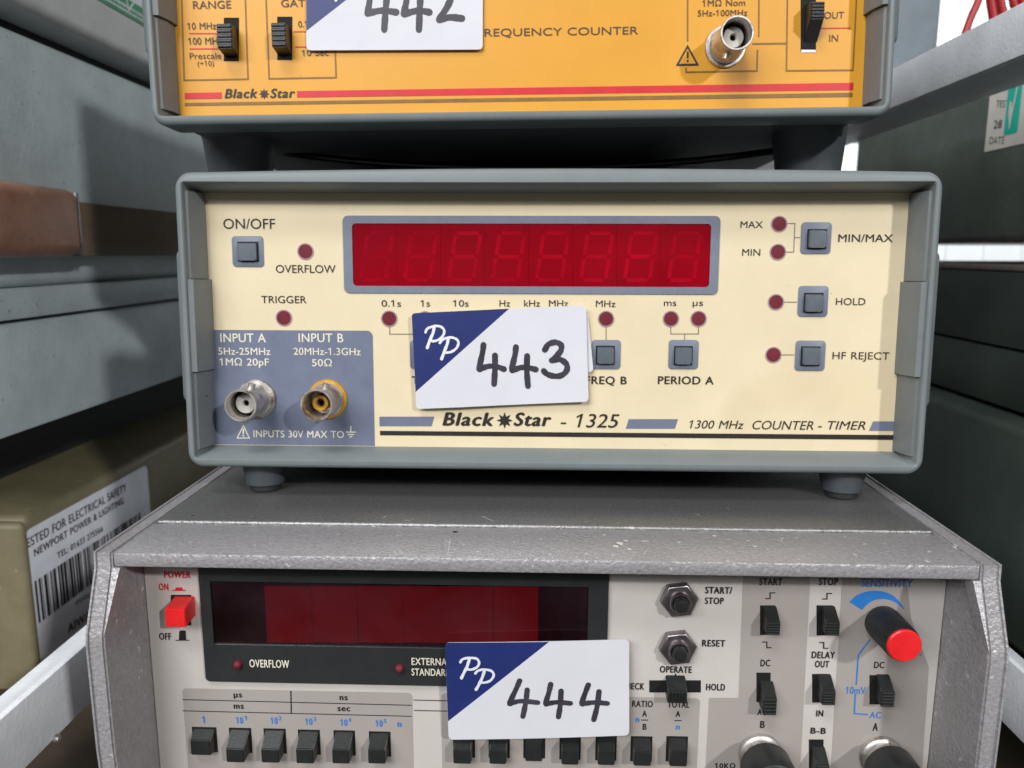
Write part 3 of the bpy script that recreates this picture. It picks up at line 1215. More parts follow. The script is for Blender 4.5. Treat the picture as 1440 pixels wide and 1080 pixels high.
# display
b = MB(SB)
f0 = SB.uv(292, 955)
f1 = SB.uv(856, 800)
fo = [(f0[0], f0[1]), (f1[0], f0[1]), (f1[0], f1[1]), (f0[0], f1[1])]
fo = rrect(f0[0], f0[1], f1[0], f1[1] + .002, .0014)
w0 = SB.uv(303, 903.5)
w1 = SB.uv(827.5, 823)
wi = rrect(w0[0], w0[1], w1[0], w1[1], .0003)
lb = lambda pts, l: [SB.pt(u, v, l) for u, v in pts]
b.loft([lb(fo, .0), lb(fo, .0012), lb(wi, .0012), lb(wi, .0001)])
bd = b.build('display_frame', 'bezelblack', broot)
b = MB(SB)
b.poly(wi, .0006)
b.build('display_window', 'darkglass', bd, sm=False)
b = MB(SB)
b.poly(wi, .0002)
b.build('display_board', 'cavity2', bd, sm=False)
for i in range(6):
    x0 = 376 + 63.6 * i
    m0 = SB.uv(x0 + .5, 902)
    m1 = SB.uv(x0 + 63.1, 824)
    b = MB(SB)
    b.poly(rrect(m0[0], m0[1], m1[0], m1[1], .0001), .0004)
    b.build('digit_module', 'mod2', bd, sm=False)
for px, py in ((337, 930.5), (563, 935.8)):
    u, v = SB.uv(px, py)
    b = MB(SB)
    b.lathe_s(u, v, [(.0012, .0010), (.0012, .0018), (.0010, .0023), (.0005, .0026), (.0001, .0027)], 20)
    b.build('indicator_lamp', 'led', bd)
b = Legends(bd, SB, 'creamink')
b.text('OVERFLOW', 351, 407, 938.3, 927.4, .0014, weight=.03)
b.text('EXTERNAL', 578.7, 634, 935, 925, .0014, weight=.024)
b.text('STANDARD', 578.7, 634, 949.8, 939.8, .0014, weight=.024)

# power button
s = ribbed_switch(broot, SB, (240, 836.5, 269, 879.5), (233, 857.5, 259.5, 882), .0062, SB.uv(240, 838)[1] - SB.uv(233, 857.5, .0062)[1], .0004, 'hotred', 0, name='power_button')

# push keys
for bx0, bx1, by, fy0, fy1, dep in ((271, 303.6, 1022.5, 1041, 1062, .0028), (323, 352.5, 1023.6, 1053, 1072.6, .0042), (371.7, 401, 1024.6, 1053.6, 1073, .0042),
                                    (420, 449, 1026.2, 1053.4, 1074, .0042), (470, 498.3, 1027.2, 1053.7, 1074.2, .0042), (519.8, 548.3, 1028.7, 1053.7, 1074.2, .0042),
                                    (638, 667, 1030, 1054, 1074.2, .0042), (688, 716, 1030.5, 1054.5, 1074.6, .0042), (737, 766, 1031, 1040, 1071, .0006),
                                    (788, 816, 1033, 1055, 1075.5, .0042), (838.5, 866.5, 1034, 1056, 1076, .0042), (888, 916.5, 1035.5, 1056.5, 1077, .0042),
                                    (938, 966.5, 1035.5, 1055.5, 1077.8, .0042)):
    b = MB(SB)
    u0, vt = SB.uv(bx0, by)
    u1, _ = SB.uv(bx1, by)
    vb = vt - .0074
    b.poly([(u0 - .0002, vb - .0002), (u1 + .0002, vb - .0002), (u1 + .0002, vt + .0002), (u0 - .0002, vt + .0002)], .00014)
    k = b.build('push_key', 'dark', broot, sm=False)
    ft = SB.uv(bx0, fy0, dep)[1]
    fb = SB.uv(bx0, fy1, dep)[1]
    sh = .0004
    b = MB(SB)
    g = .0003
    b.hull([SB.pt(u0 + g, vb + .0004, -.0003), SB.pt(u1 - g, vb + .0004, -.0003), SB.pt(u1 - g, vt - .0001, -.0003), SB.pt(u0 + g, vt - .0001, -.0003)],
           [SB.pt(u0 + g, fb, dep), SB.pt(u1 - g - sh, fb, dep), SB.pt(u1 - g - sh, ft, dep), SB.pt(u0 + g, ft, dep)], .00022)
    b.build('key_cap', 'knob', k)

# slide switches
Z8 = lambda X, Y: (1040 + X / 3.723, 790 + Y / 3.723)


def sw8(slot, front, lt, lb_, dep=.0042):
    a = Z8(slot[0], slot[1]) + Z8(slot[2], slot[3])
    f = Z8(front[0], front[1]) + Z8(front[2], front[3])
    ribbed_switch(broot, SB, a, f, dep, lt, lb_)


sw8((107, 228, 188, 383), (140, 318, 215, 384), .0030, .0007)
sw8((403, 228, 486, 386), (450, 318, 527, 387), .0030, .0007)
sw8((88, 580, 163, 735), (122, 715, 197, 803), .0030, .0010)
sw8((380, 587, 460, 737), (428, 680, 505, 750), .0030, .0007)
sw8((680, 593, 765, 747), (738, 680, 815, 760), .0030, .0007)
sw8((363, 930, 440, 1090), (395, 1065, 472, 1150), .0030, .0010)
ribbed_switch(broot, SB, (913, 956.6, 985.6, 973.8), (938.5, 972, 966.8, 989), .0042, .0024, .0010, horizontal=True, ribs=6)

# momentary buttons with hexagon nuts
for px, py in ((954, 841), (952, 908)):
    u, v = SB.uv(px, py)
    b = MB(SB)
    R_ = .0051
    a0 = rad(8)
    hx = [(u + R_ * math.cos(a0 + i * math.pi / 3), v + R_ * math.sin(a0 + i * math.pi / 3)) for i in range(6)]
    b.prism(hx, .0, .0022, .0006, 3)
    n_ = b.build('momentary_button', 'nut', broot)
    b = MB(SB)
    b.lathe_s(u, v, [(.0029, .0020), (.0029, .0034), (.0027, .0037), (.0023, .0037), (.0022, .0026)], 32)
    b.build('threaded_collar', 'nut', n_)
    b = MB(SB)
    b.lathe_s(u, v, [(.0020, .0020), (.0020, .0050), (.0018, .0054), (.0010, .0056), (.0001, .0056)], 28)
    b.build('plunger', 'knob', n_)

# sensitivity knob
u, v = SB.uv(1240, 874)
b = MB(SB)
kl = .0128
prof = [(.0047, .0004), (.0047, .002), (.0045, kl - .0006), (.0042, kl - .0002)]
b.lathe_s(u, v, prof, 44)
for i in range(36):
    a = 2 * math.pi * i / 36
    p0 = SB.pt(u + .0047 * math.cos(a), v + .0047 * math.sin(a), .0012)
    p1 = SB.pt(u + .00455 * math.cos(a), v + .00455 * math.sin(a), kl - .0012)
    b.tube([p0, p1], .00013, 5)
kn = b.build('rotary_knob', 'knob', broot)
b = MB(SB)
b.lathe_s(u, v, [(.0043, kl - .0004), (.0043, kl + .0002), (.0040, kl + .0005), (.0001, kl + .0006)], 44)
b.build('knob_cap', 'hotred', kn)

# capped sockets at the bottom
for px, py in ((1068, 1058), (1238, 1062)):
    u, v = SB.uv(px, py)
    b = MB(SB)
    b.lathe_s(u, v, [(.0060, .0), (.0060, .0016), (.0056, .0020), (.0050, .0022), (.0049, .006)], 44)
    n_ = b.build('input_socket', 'nickel', broot)
    b = MB(SB)
    b.lathe_s(u, v, [(.0064, .0050), (.0068, .0056), (.0068, .0125), (.0062, .0140), (.0048, .0148), (.0001, .0150)], 44)
    b.build('socket_cap', 'knob', n_)

b = Legends(broot, SB, 'panelink')
T = b.text
W_ = .042
T('OFF', 224, 241, 899.5, 890, weight=W_)
T('µs', 328.6, 340.6, 980.8, 972.3, weight=W_)
T('ms', 328.6, 343, 996.7, 988, weight=W_)
T('ns', 477.5, 489, 984.6, 976, weight=W_)
T('sec', 474.6, 492.7, 1000, 991.5, weight=W_)
T('CHECK', 873, 906, 969.3, 960, weight=W_)
T('OPERATE', 927.6, 972.8, 945.7, 936.3, weight=W_)
T('HOLD', 992.6, 1019.5, 970.7, 961.3, weight=W_)
T('START/', 991.5, 1029.7, 834.6, 825, weight=W_)
T('STOP', 991, 1017.6, 849.4, 840, weight=W_)
T('RESET', 987, 1019.7, 909, 899.5, weight=W_)
T('RATIO', 888.7, 918, 994, 985, weight=W_)
T('TOTAL', 938.7, 969.5, 995, 986, weight=W_)
T('A', 903, 909.6, 1007.7, 999.2, weight=W_)
T('B', 903.5, 909.3, 1026.3, 1017.7, weight=W_)
T('A', 950, 956.6, 1008.3, 999.8, weight=W_)
T('START', 1067.4, 1100, 822.8, 812.8, weight=W_)
T('STOP', 1151, 1178.3, 822.8, 812.8, weight=W_)
T('DC', 1069, 1083, 937, 927.4, weight=W_)
T('AC', 1064.7, 1078, 1005.7, 997, weight=W_)
T('B', 1068.5, 1075.3, 1023.8, 1013.7, weight=W_)
T('DELAY', 1141, 1173.8, 925.6, 916, weight=W_)
T('OUT', 1145.6, 1165.7, 938.4, 929, weight=W_)
T('IN', 1147.4, 1157.6, 1007.6, 998.7, weight=W_)
T('B-B', 1139.4, 1161.4, 1031.8, 1023, weight=W_)
T('DC', 1228.8, 1243.3, 939.6, 930.4, weight=W_)
T('A', 1226.8, 1234.4, 1027.8, 1016.4, weight=W_)
T('10KΩ', 1005, 1034, 1080.5, 1073, weight=W_)
b = Legends(broot, SB, 'panelink', 'printed_mark')
b.linepx([(950, 947.5), (950, 956)], .4, .00018)
b.linepx([(901.6, 1012.6), (911.5, 1012.6)], .3, .00018)
b.linepx([(948.5, 1013.3), (958.5, 1013.3)], .3, .00018)
for q in ([(135, 193), (160, 193), (160, 163), (187, 163)], [(118, 420), (143, 420), (143, 450), (168, 450)],
          [(432, 195), (458, 195), (458, 166), (485, 166)], [(417, 423), (441, 423), (441, 453), (465, 453)]):
    b.linepx([Z8(*p) for p in q], .32, .00018)
b.polypx([(246.7, 901), (266, 901), (266, 899.8), (261.6, 899.8), (261.2, 888), (259.5, 886.6), (254, 886.6), (252, 888), (251.6, 899.8), (246.7, 899.8)], .00018)
b = Legends(broot, SB, 'panelink', 'table_rule')
for q, wd in (([(256.5, 983.8), (579, 991.8)], .26), ([(256.8, 999.6), (579, 1007.3)], .26), ([(409, 971.5), (409.6, 1003)], .34),
              ([(581.7, 984.4), (986, 992.5)], .26), ([(582, 999), (986, 1006)], .26)):
    # stop the two long rules behind the sticker
    if q[0][0] > 580:
        q = [q[0], (860, q[0][1] + 6)]
    b.linepx(q, wd, .00018)
b = Legends(broot, SB, 'redink')
T = b.text
T('POWER', 230.8, 268.3, 812.5, 802.8, weight=W_)
T('ON', 223.6, 237.2, 830, 820.2, weight=W_)
b.polypx([(242, 831), (261, 831), (261, 829.6), (257, 829.6), (255.6, 826), (247.6, 826), (246, 829.6), (242, 829.6)], .00018)
b = Legends(broot, SB, 'blueink')
T = b.text
T('1', 284.6, 288.4, 1017, 1007, weight=W_)
for st, x0, yb in (('1', 332.2, 1017.6), ('2', 380.8, 1018), ('3', 429.6, 1019.4), ('4', 478.8, 1020.6), ('5', 528.4, 1022)):
    T('10', x0, x0 + 10, yb, yb - 9.4, weight=W_)
    T(st, x0 + 11, x0 + 15, yb - 5.4, yb - 11, weight=.02)
T('n', 559, 564.8, 1022.2, 1013, weight=W_)
T('n', 893.5, 899, 1015.6, 1007, weight=W_)
T('n', 950.2, 956, 1026, 1017.4, weight=W_)
T('SENSITIVITY', 1211, 1283, 825, 814, weight=.02)
T('10mV', 1189, 1217, 975.6, 965.4, weight=.018)
T('AC', 1222.5, 1239, 1009.8, 1001, weight=.018)
T('V', 1291, 1297, 922.6, 916.5, weight=.01)
b.name = 'printed_mark'
b.linepx([Z8(685, 405), Z8(622, 488), Z8(611, 645)], .4, .00018)
b.linepx([Z8(606, 692), Z8(601, 795), Z8(672, 800)], .4, .00018)
arc_o = smooth([Z8(575, 210), Z8(620, 172), Z8(690, 152), Z8(760, 158), Z8(820, 190), Z8(864, 248)], 5)
arc_i = smooth([Z8(640, 252), Z8(680, 214), Z8(725, 197), Z8(775, 198), Z8(820, 215), Z8(860, 249)], 5)
b = MB(SB)
for i in range(len(arc_o) - 1):
    b.polypx([arc_i[i], arc_i[i + 1], arc_o[i + 1], arc_o[i]], .00018)
b.build('sensitivity_arc', 'blueink', broot, sm=False)


# ------------------------------------------------------------------ lot stickers
def sticker(mw, y, corners, diag_t, diag_l, digits, label, logo, bend, wpen=1.45, pen_paths=None, name='lot_sticker', cat='sticker'):
    S = Surf(mw, 'F', y)
    root, _ = thing(name, label, cat, mw.translation, mw.to_euler(), 'numbered lot stickers on the instruments')
    cs = S.many(corners)                      # tl, tr, br, bl
    out = round_poly(cs, .0014)
    cxm = sum(c[0] for c in cs) / 4
    warp = lambda x, z: bend(x - cxm, z)
    b = MB(S)
    b.prism(out[::-1], -.00014, 0)
    b.build('paper', 'paper', root, sm=False, warp=warp)
    if diag_t:
        t_, l_ = S.uv(*diag_t), S.uv(*diag_l)
        q = round_poly([cs[0], t_, l_], .0012)
        # keep the two acute ends sharp
        n = 6
        q = q[:n] + [t_, l_]
        q = [(x, z) for x, z in q]
        b = MB(S)
        b.poly(q, .00004)
        b.build('navy_corner', 'navy', root, sm=False, warp=warp)
    if logo:
        b = MB(S)
        for i, (path, w_) in enumerate(logo):
            b.stroke(S.many(path), w_ / 1000, .00008 + i * .00001)
        b.build('monogram', 'white', root, sm=False, warp=warp)
    if pen_paths:
        b = MB(S)
        for i, (path, sm) in enumerate(pen_paths):
            b.stroke(S.many(path), wpen / 1000, .00006 + i * .000012, sm)
        b.build('handwritten_number', 'marker', root, sm=False, warp=warp)
    return root


def off(path, k, ox, oy):
    return [(ox + x / k, oy + y / k) for x, y in path]


# monogram: two script capitals, drawn on the 443 sticker's coordinates (scale 4.9655, origin 560,420)
LOGO = [([(192, 234), (200, 214), (222, 200), (262, 190), (300, 196), (322, 220), (316, 254), (286, 284), (246, 296), (224, 288)], 0.62),
        ([(252, 200), (244, 240), (222, 290), (204, 342)], 0.75),
        ([(292, 308), (304, 292), (330, 276), (372, 270), (408, 282), (422, 308), (408, 344), (372, 370), (334, 376)], 0.62),
        ([(350, 284), (342, 320), (322, 372), (304, 420)], 0.75)]
K3, O3 = 4.9655, (560, 420)
FOUR = lambda a, c: [a, c]
p443 = [([(596, 322), (590, 372), (566, 484), (572, 492)], True), ([(566, 490), (640, 470), (700, 478), (738, 492)], True), ([(676, 396), (676, 480), (670, 596)], True),
        ([(822, 338), (816, 390), (794, 484), (798, 500)], True), ([(796, 500), (860, 480), (910, 482), (960, 494)], True), ([(900, 400), (898, 500), (906, 610)], True),
        ([(1024, 356), (1050, 318), (1100, 304), (1138, 326), (1130, 370), (1076, 430)], True), ([(1072, 430), (1130, 424), (1174, 456), (1176, 500), (1140, 534), (1090, 540), (1040, 526), (1016, 504)], True)]
p443 = [(off(p, K3, *O3), s_) for p, s_ in p443]
logo443 = [(off(p, K3, *O3), w_) for p, w_ in LOGO]
ST_Y = DM - .0021
sticker(MM, ST_Y + .0006, [(720, 443), (826.5, 438), (834.6, 522.5), (730, 535)], None, None, None,
        'second white sticker, only its edge showing from under the sticker numbered 443', None, lambda x, z: 0, name='spare_sticker')
sticker(MM, ST_Y, [(579, 440.5), (824, 429.3), (827.6, 564.6), (585.6, 575)], (716, 434), (584.6, 551), None,
        'white and navy lot sticker with handwritten 443, stuck on the cream panel', [(p, w_ * 1.2) for p, w_ in logo443],
        lambda x, z: -.0005 * math.exp(-((x + .014) / .012) ** 2) - .0004 * max(0, x / .026) ** 3, 1.75, p443)

# 442: same artwork, moved to the orange panel
K2, O2 = 5.333, (420, 0)
A2 = Matrix.Identity(3)


def move(path):                               # 443 sticker place -> 442 sticker place
    out = []
    for x, y in path:
        s_ = (x - 579.5) / 245.5
        t_ = (y - (440.5 - 11.2 * s_)) / 134.8
        out.append((430 + 248.5 * s_, -66 + 136 * t_ + 1.0 * s_))
    return out


p442 = [([(540, -80), (530, 20), (516, 102)], True), ([(520, 100), (600, 82), (660, 82), (732, 92)], True), ([(664, -50), (652, 80), (642, 222)], True),
        ([(820, -80), (806, 20), (788, 104)], True), ([(792, 106), (860, 86), (920, 82), (980, 92)], True), ([(914, -40), (908, 80), (902, 222)], True),
        ([(1070, -60), (1120, -90), (1150, -50), (1120, 40), (1056, 140)], True), ([(1054, 148), (1130, 130), (1226, 138)], True)]
p442 = [(off(p, K2, *O2), s_) for p, s_ in p442]
sticker(MO, DO - .0012, [(430, -66), (679, -66), (678.8, 69.6), (431, 70.8)], (571, -66), (431, 43.4), None,
        'white and navy lot sticker with handwritten 442, stuck on the orange panel', [(move(p), w_) for p, w_ in logo443],
        lambda x, z: 0, 1.9, p442)

K4, O4 = 3.789, (620, 860)
p444 = [([(420, 364), (400, 410), (366, 484), (372, 486)], True), ([(368, 484), (430, 472), (516, 480)], True), ([(460, 412), (452, 480), (437, 554)], True),
        ([(585, 382), (574, 430), (558, 482), (562, 488)], True), ([(560, 486), (620, 478), (690, 484)], True), ([(640, 418), (636, 490), (626, 556)], True),
        ([(785, 386), (768, 430), (750, 484), (756, 488)], True), ([(754, 486), (820, 480), (886, 486)], True), ([(842, 422), (832, 500), (814, 572)], True)]
p444 = [(off(p, K4, *O4), s_) for p, s_ in p444]
l444 = [([(104, 268), (116, 252), (150, 244), (190, 248), (204, 268), (194, 292), (164, 306), (136, 304)], 0.60), ([(152, 252), (140, 290), (126, 318), (110, 352)], 0.7),
        ([(184, 326), (198, 312), (230, 305), (268, 312), (282, 334), (266, 362), (236, 374), (206, 374)], 0.60), ([(232, 314), (220, 350), (204, 384), (188, 412)], 0.7)]
l444 = [(off(p, K4, *O4), w_) for p, w_ in l444]
sticker(MBm, DB - .0034, [(625.8, 903.5), (884.7, 899), (884.9, 1034), (631, 1040)], (772, 901.5), (630.2, 1014), None,
        'white and navy lot sticker with handwritten 444, stuck over the lower display and keys', [(p, w_ * 1.15) for p, w_ in l444],
        lambda x, z: -.0004 * math.cos(x / .026 * 1.5), 1.42, p444)

# ================================================================== left side of the shelf
XL = -.21
ID = Matrix.Identity(4)
SL = Surf(ID, 'L', XL)


def zline(axis, val, pts):
    return sum(hit(axis, val, *p).z for p in pts) / len(pts)


zt = zline(0, XL, [(60, 57), (130, 88), (200, 119)])
zb = zline(0, XL, [(10, 613), (100, 585), (160, 566)])
zs = zline(0, XL, [(20, 449), (110, 440), (200, 429)])
zr = zline(0, XL, [(60, 402), (200, 393)])
c, M1 = thing('equipment_case', 'grey textured equipment case with a brown leather handle, at the left of the stack', 'case', (XL, .03, zb))
S1 = Surf(M1, 'L', 0)
b = MB()
b.box(-.3, 0, 0, .5, 0, zs - zb - .0006, .002)
b.build('case_body', 'vinyl', c)
b = MB()
b.box(-.3, .0016, 0, .5, zs - zb + .0006, zr - zb, .0012)
b.box(-.3, .0, 0, .5, zr - zb + .00005, zt - zb, .0035, 3)
b.build('case_lid', 'vinyl', c)
# handle: leather end block, ribbed strap
hx = .014
Sh = Surf(M1, 'L', hx)
h0, h1 = Sh.uv(6, 362), Sh.uv(114, 267)
b = MB()
b.box(.0005, hx, h0[0] - .004, h1[0], h0[1], h1[1], .0052, 5)
hd = b.build('handle', 'leather', c)
Ss = Surf(M1, 'L', .008)
s0 = Ss.uv(118, 360)
s1 = Ss.uv(118, 284)
b = MB()
n = 26
for i in range(n):
    z0 = s0[1] + (s1[1] - s0[1]) * i / n
    z1 = s0[1] + (s1[1] - s0[1]) * (i + 1) / n
    b.box(.003, .0074 + .0002 * (i % 2), h1[0] + .001, h1[0] + .22, z0, z1 - .0001, .0003, 1)
b.build('handle_strap', 'strap', hd)
b = MB()
b.box(.001, .0115, h1[0] + .0003, h1[0] + .0025, h0[1] + .001, h1[1] - .001, .0004)
b.build('handle_buckle', 'nut', hd)

# pale unit above
XP = -.205
zp = zline(0, XP, [(40, 8), (120, 50), (195, 88)])
c, M2 = thing('pale_instrument', 'pale grey instrument side with a green label, above the grey case', 'instrument', (XP, .03, zp))
b = MB()
b.box(-.3, 0, 0, .5, 0, .12, .004, 3)
b.build('housing', 'paleunit', c)
b = MB()
b.box(-.29, -.02, .03, .46, zt - zp + .0002, .0005, .002)
b.build('base', 'rubber', c)
S2 = Surf(Matrix.Translation((XP, 0, 0)), 'L', 0)
t, _ = thing('green_label', 'green and white inspection label on the pale instrument, top left', 'label', (XP, 0, 0))
b = MB(S2)
g = S2.many([(137, -2), (172, -22), (210, -22), (210, 50), (196, 36)], .0003)
g = [S2.uv(136, -3, .0003), S2.uv(200, 41, .0003)]
ua, va = g[0]
ub, vb = g[1]
b.poly([(ua, va - .0005), (ub + .02, va - .0005), (ub + .02, va + .03), (ua, va + .03)], .0003)
b.build('label_sheet', 'white', t, sm=False)
b = MB(S2)
b.poly([(ua, va - .0004), (ub + .02, va - .0004), (ub + .02, va + .008), (ua, va + .008)], .0005)
b.build('label_band', 'greenlabel', t, sm=False)
b = MB(S2)
rr = random.Random(5)
for k, (zz, hh) in enumerate(((.0012, .0011), (.0034, .0013))):
    x = ua + .001
    while x < ub + .018:
        w_ = rr.uniform(.0006, .0022)
        b.poly([(x, va + zz), (x + w_, va + zz), (x + w_, va + zz + hh), (x, va + zz + hh)], .0006)
        x += w_ + .0006
b.linepx([(178, -2), (181, 14), (188, 4)], 1.0, .0007)
b.build('label_print', 'white', t, sm=False)

# olive box
XO = -.2113
yo = hit(0, XO, 28, 750).y
zt2 = zline(0, XO, [(60, 716), (140, 672), (200, 640)])
c, M3 = thing('olive_instrument', 'olive painted metal instrument box under the grey case, left side', 'instrument', (XO, yo, zt2 - .14))
b = MB()
b.box(-.28, 0, .004, .42, 0, .14, .0035, 3)
b.build('housing', 'olive', c)
b = MB()
b.box(-.282, .0008, 0, .0045, .0, .1385, .0028, 3)
b.build('front_frame', 'olive', c)
b = MB()
b.box(-.27, -.0455, .0, .42, .1398, zb - zt2 + .14 - .0003, .001)  # black filler standing in for the shade under the grey case
b.build('gap_shade', 'rubber', c)
SLb = Surf(Matrix.Translation((XO, 0, 0)), 'L', 0)
t, _ = thing('safety_label', 'white electrical safety test label with a barcode on the olive box', 'label', (XO, 0, 0))
b = MB(SLb)
u0, v0 = SLb.uv(37, 756, .0003)
u1, v1 = SLb.uv(207, 660, .0003)
vt_ = (SLb.uv(45, 746, .0003)[1] + SLb.uv(198, 655, .0003)[1]) / 2
b.prism(rrect(u0, vt_ - .062, u1, vt_, .003), .0001, .0003)
b.build('label_sheet', 'white', t, sm=False)
b = MB(SLb)
b.text('ESTED FOR ELECTRICAL SAFETY', 38.5, 178, 771, 757.5, .0005, weight=.02, yb2=690)
b.text('NEWPORT POWER & LIGHTING', 48.5, 174, 783, 772, .0005, weight=.024, yb2=708)
b.text('TEL: 01633 275566', 81, 145, 786, 777, .0005, weight=.022, yb2=747)
b.text('#000', 106, 128, 851, 845, .0005, yb2=838)
b.text('AIWA', 96, 128, 891, 878, .0005, weight=.02, yb2=869)
u, v = SLb.uv(116, 896, .0005)
b.disc(u, v, .0012, .0005)
u0, v0 = SLb.uv(48.5, 818, .0005)
u0b, v0b = SLb.uv(53, 878, .0005)
u1, v1 = SLb.uv(198, 724, .0005)
rr = random.Random(11)
x = u0
while x < u1:
    w_ = rr.choice((.0004, .0004, .0008, .0012, .0018))
    k = (x - u0) / (u1 - u0)
    b.poly([(x, v0b), (x + w_, v0b), (x + w_, v0), (x, v0)], .0005)
    x += w_ + rr.choice((.0005, .0005, .0009, .0014))
b.build('label_print', 'black', t, sm=False)


# ------------------------------------------------------------------ shelf rails
def rail(X, top_px, bot_px, kind, label, y0, y1):
    zt_ = zline(0, X, top_px)
    zb_ = zline(0, X, bot_px)
    sg = -1 if kind == 'L' else 1
    r_, M_ = thing('shelf_rail', label, 'rail', (X, 0, zb_), group='steel rails of the shelving')
    b = MB()
    h = zt_ - zb_
    xs = sorted((0, sg * .0025))
    b.box(xs[0], xs[1], y0, y1, 0, h, .0005)
    xs = sorted((sg * .0026, sg * .03))
    b.box(xs[0], xs[1], y0, y1, 0, .002, .0005)
    b.build('rail_angle', 'rail', r_)
    return r_, M_, h


r_, M_, h = rail(-.150, [(5, 1015), (60, 961), (120, 901)], [(45, 1073), (90, 1025), (127, 988)], 'L',
                 'light grey steel shelf rail beside the silver counter, lower left', -.14, .5)
S_ = Surf(M_, 'L', 0)
u, v = S_.uv(78, 1037)
b = MB(S_)
b.lathe_s(u, v - .0004, [(.0013, 0), (.0013, .0008), (.0010, .0013), (.0001, .0015)], 16)
b.build('bolt', 'nickel', r_)
rail(.150, [(1416, 924), (1438, 947)], [(1408, 1015), (1438, 1044)], 'R', 'light grey steel shelf rail beside the silver counter, lower right', -.14, .5)
rail(.160, [(1270, 85), (1350, 48), (1435, 10)], [(1262, 145), (1350, 113), (1435, 83)], 'R', 'pale steel shelf rail beside the orange counter, upper right', .005, .5)

# ------------------------------------------------------------------ right side of the shelf
XR = .22
zb1 = zline(0, XR, [(1345, 342), (1430, 339)])
zt1 = hit(0, XR, 1440, 60).z
ye = hit(0, XR, 1205, 200).y
c, M5 = thing('dark_instrument', 'glossy dark green instrument box with a silver test label, upper right', 'instrument', (XR, -.06, zb1))
b = MB()
b.box(0, .3, 0, ye + .06, 0, zt1 - zb1, .003, 3)
b.build('housing', 'darkbox', c)
for x in (.03, .26):
    for y in (.03, ye + .03):
        b = MB()
        b.lathe_z(x, y, [(.011, .0002), (.010, -.0105)], 24)
        b.build('foot', 'rubber', c)
SR = Surf(Matrix.Translation((XR, 0, 0)), 'R', 0)
t, _ = thing('test_label', 'silver test label with a turquoise tick on the dark green box', 'label', (XR, 0, 0))
u0, v0 = SR.uv(1384, 214, .0003)
_, vt_ = SR.uv(1400, 94, .0003)
b = MB(SR)
b.prism([(u0, v0), (u0 + .055, v0), (u0 + .055, vt_ + .004), (u0, vt_ + .004)], .0001, .0003)
b.build('label_sheet', 'silverlabel', t, sm=False)
Z6 = lambda X, Y: (1370 + X / 7.2, 80 + Y / 7.2)
b = MB(SR)
p0 = SR.uv(*Z6(295, 795), .0005)
p1 = SR.uv(*Z6(440, 780), .0005)
p2 = SR.uv(*Z6(395, 60), .0005)
b.poly(round_poly([(p0[0], p0[1]), (p0[0] + .011, p0[1]), (p0[0] + .011, p2[1] + .002), (p0[0], p2[1] + .002)], .0015), .0005)
b.build('tick_panel', 'teal', t, sm=False)
b = MB(SR)
uu, vv = p0[0], p0[1]
H_ = p2[1] - p0[1]
b.poly([(uu + .0045, vv + .0015), (uu + .0066, vv + H_ * .40), (uu + .0098, vv + H_ * .95), (uu + .0086, vv + H_ * .95), (uu + .0052, vv + H_ * .36),
        (uu + .0042, vv + H_ * .45), (uu + .0027, vv + H_ * .46), (uu + .0024, vv + H_ * .30)], .0007)
b.build('tick', 'silverlabel', t, sm=False)
b = MB(SR)
b.text('TEST', 1400.5, 1418, 150.5, 141.5, .0004, yb2=151)
b.text('28', 1397, 1408.5, 181, 170, .0004, weight=.02, yb2=180)
b.text('DATE', 1391, 1412, 202.5, 193, .0004, yb2=202)
b.build('label_print', 'panelink', t, sm=False)

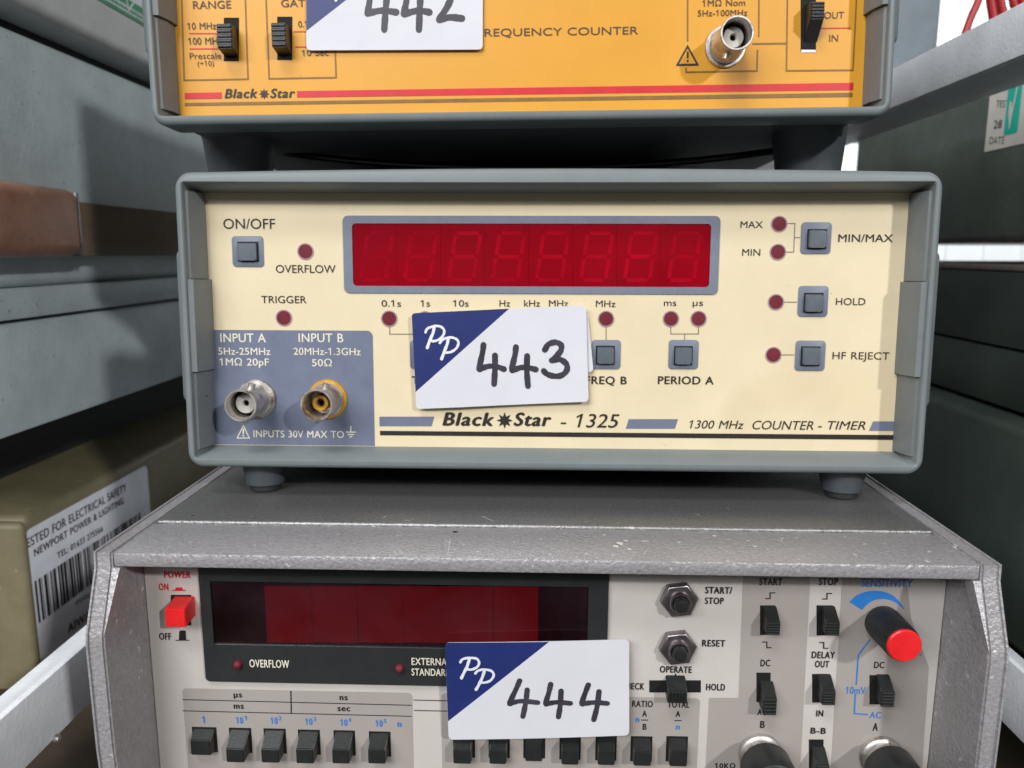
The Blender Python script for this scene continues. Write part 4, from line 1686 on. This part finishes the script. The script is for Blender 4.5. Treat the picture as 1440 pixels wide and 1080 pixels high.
zt3 = zb1 - .0107
c, M6 = thing('green_instrument', 'dark green satin instrument box with a worn brown top edge, right of the cream counter', 'instrument', (XR, -.06, zt3 - .068))
S6 = Surf(M6, 'R', 0)
zE = S6.uv(1380, 482)[1]
b = MB()
b.box(0, .3, 0, .40, 0, zE - .0004, .002)
b.build('housing', 'darkbox2', c)
b = MB()
b.box(-.0012, .3, 0, .40, zE + .0004, .0648, .0012)
b.build('cover', 'darkbox2', c)
b = MB()
b.box(-.0014, .3, 0, .40, .065, .068, .0008)
b.build('top_edge', 'edgestrip', c)
c, M7 = thing('black_instrument', 'black green instrument box lying lowest, right of the silver counter', 'instrument', (.206, -.08, ZS))
b = MB()
hz = zt3 - .068 - ZS - .002
b.box(0, .3, 0, .45, .008, hz, .004, 3)
b.build('housing', 'darkbox2', c)
for x in (.03, .27):
    for y in (.05, .4):
        b = MB()
        b.lathe_z(x, y, [(.01, .0082), (.009, 0)], 20)
        b.build('foot', 'rubber', c)

# upper shelf with another instrument, and red cables beyond the upper rail
b = MB()
b.box(.18, 1.1, .40, .75, .193, .1985, .001)
struct(b.build('upper_shelf', 'rail'))
xp = hit(1, .42, 1322, 40).x
c, M8 = thing('grey_instrument', 'plain grey blue instrument on the upper shelf behind the orange counter, upper right', 'instrument', (xp, .42, .199))
b = MB()
b.box(-.09, 0, 0, .25, .003, .24, .003, 3)
b.build('housing', 'post', c)
for x in (-.075, -.015):
    for y in (.03, .22):
        b = MB()
        b.lathe_z(x, y, [(.008, .0032), (.007, 0)], 18)
        b.build('foot', 'rubber', c)
for i, (pts, r) in enumerate((([(1382, -30), (1376, 0), (1364, 28), (1354, 60), (1348, 95)], .0021), ([(1392, -30), (1393, 0), (1397, 26), (1404, 70)], .0025),
                              ([(1405, -30), (1407, 0), (1411, 22), (1420, 66)], .0025), ([(1421, -30), (1424, 0), (1429, 16), (1440, 60)], .0023), ([(1434, -30), (1437, 0), (1442, 16), (1452, 50)], .0023))):
    b = MB()
    b.tube([hit(1, .24 + .012 * i, x, y) for x, y in smooth(pts, 5)], r, 12)
    tag(b.build('red_cable', 'redcable'), ['thin red cable slanting left, leftmost behind the upper rail', 'thick red cable hanging second from the left behind the rail',
                                           'thick red cable in the middle of the five behind the rail', 'red cable second from the right behind the upper rail',
                                           'red cable at the far right edge behind the upper rail'][i], 'cable', 'red cables hanging behind the upper rail')
# black leads between the two upper counters
for i, (za, zb_, yy, lab) in enumerate(((206, 236, .075, 'thin black lead sagging between the orange and cream counters, nearer one'),
                                        (196, 232, .105, 'thin black lead sagging between the orange and cream counters, farther one'))):
    b = MB()
    pts = []
    for k in range(17):
        s_ = k / 16
        x = 340 + 790 * s_
        pts.append(hit(1, yy, x, zb_ - (zb_ - za) * abs(2 * s_ - 1) ** 2.2))
    b.tube(pts, .0013, 10)
    tag(b.build('black_lead', 'blackcable'), lab, 'lead', 'leads between the counters')
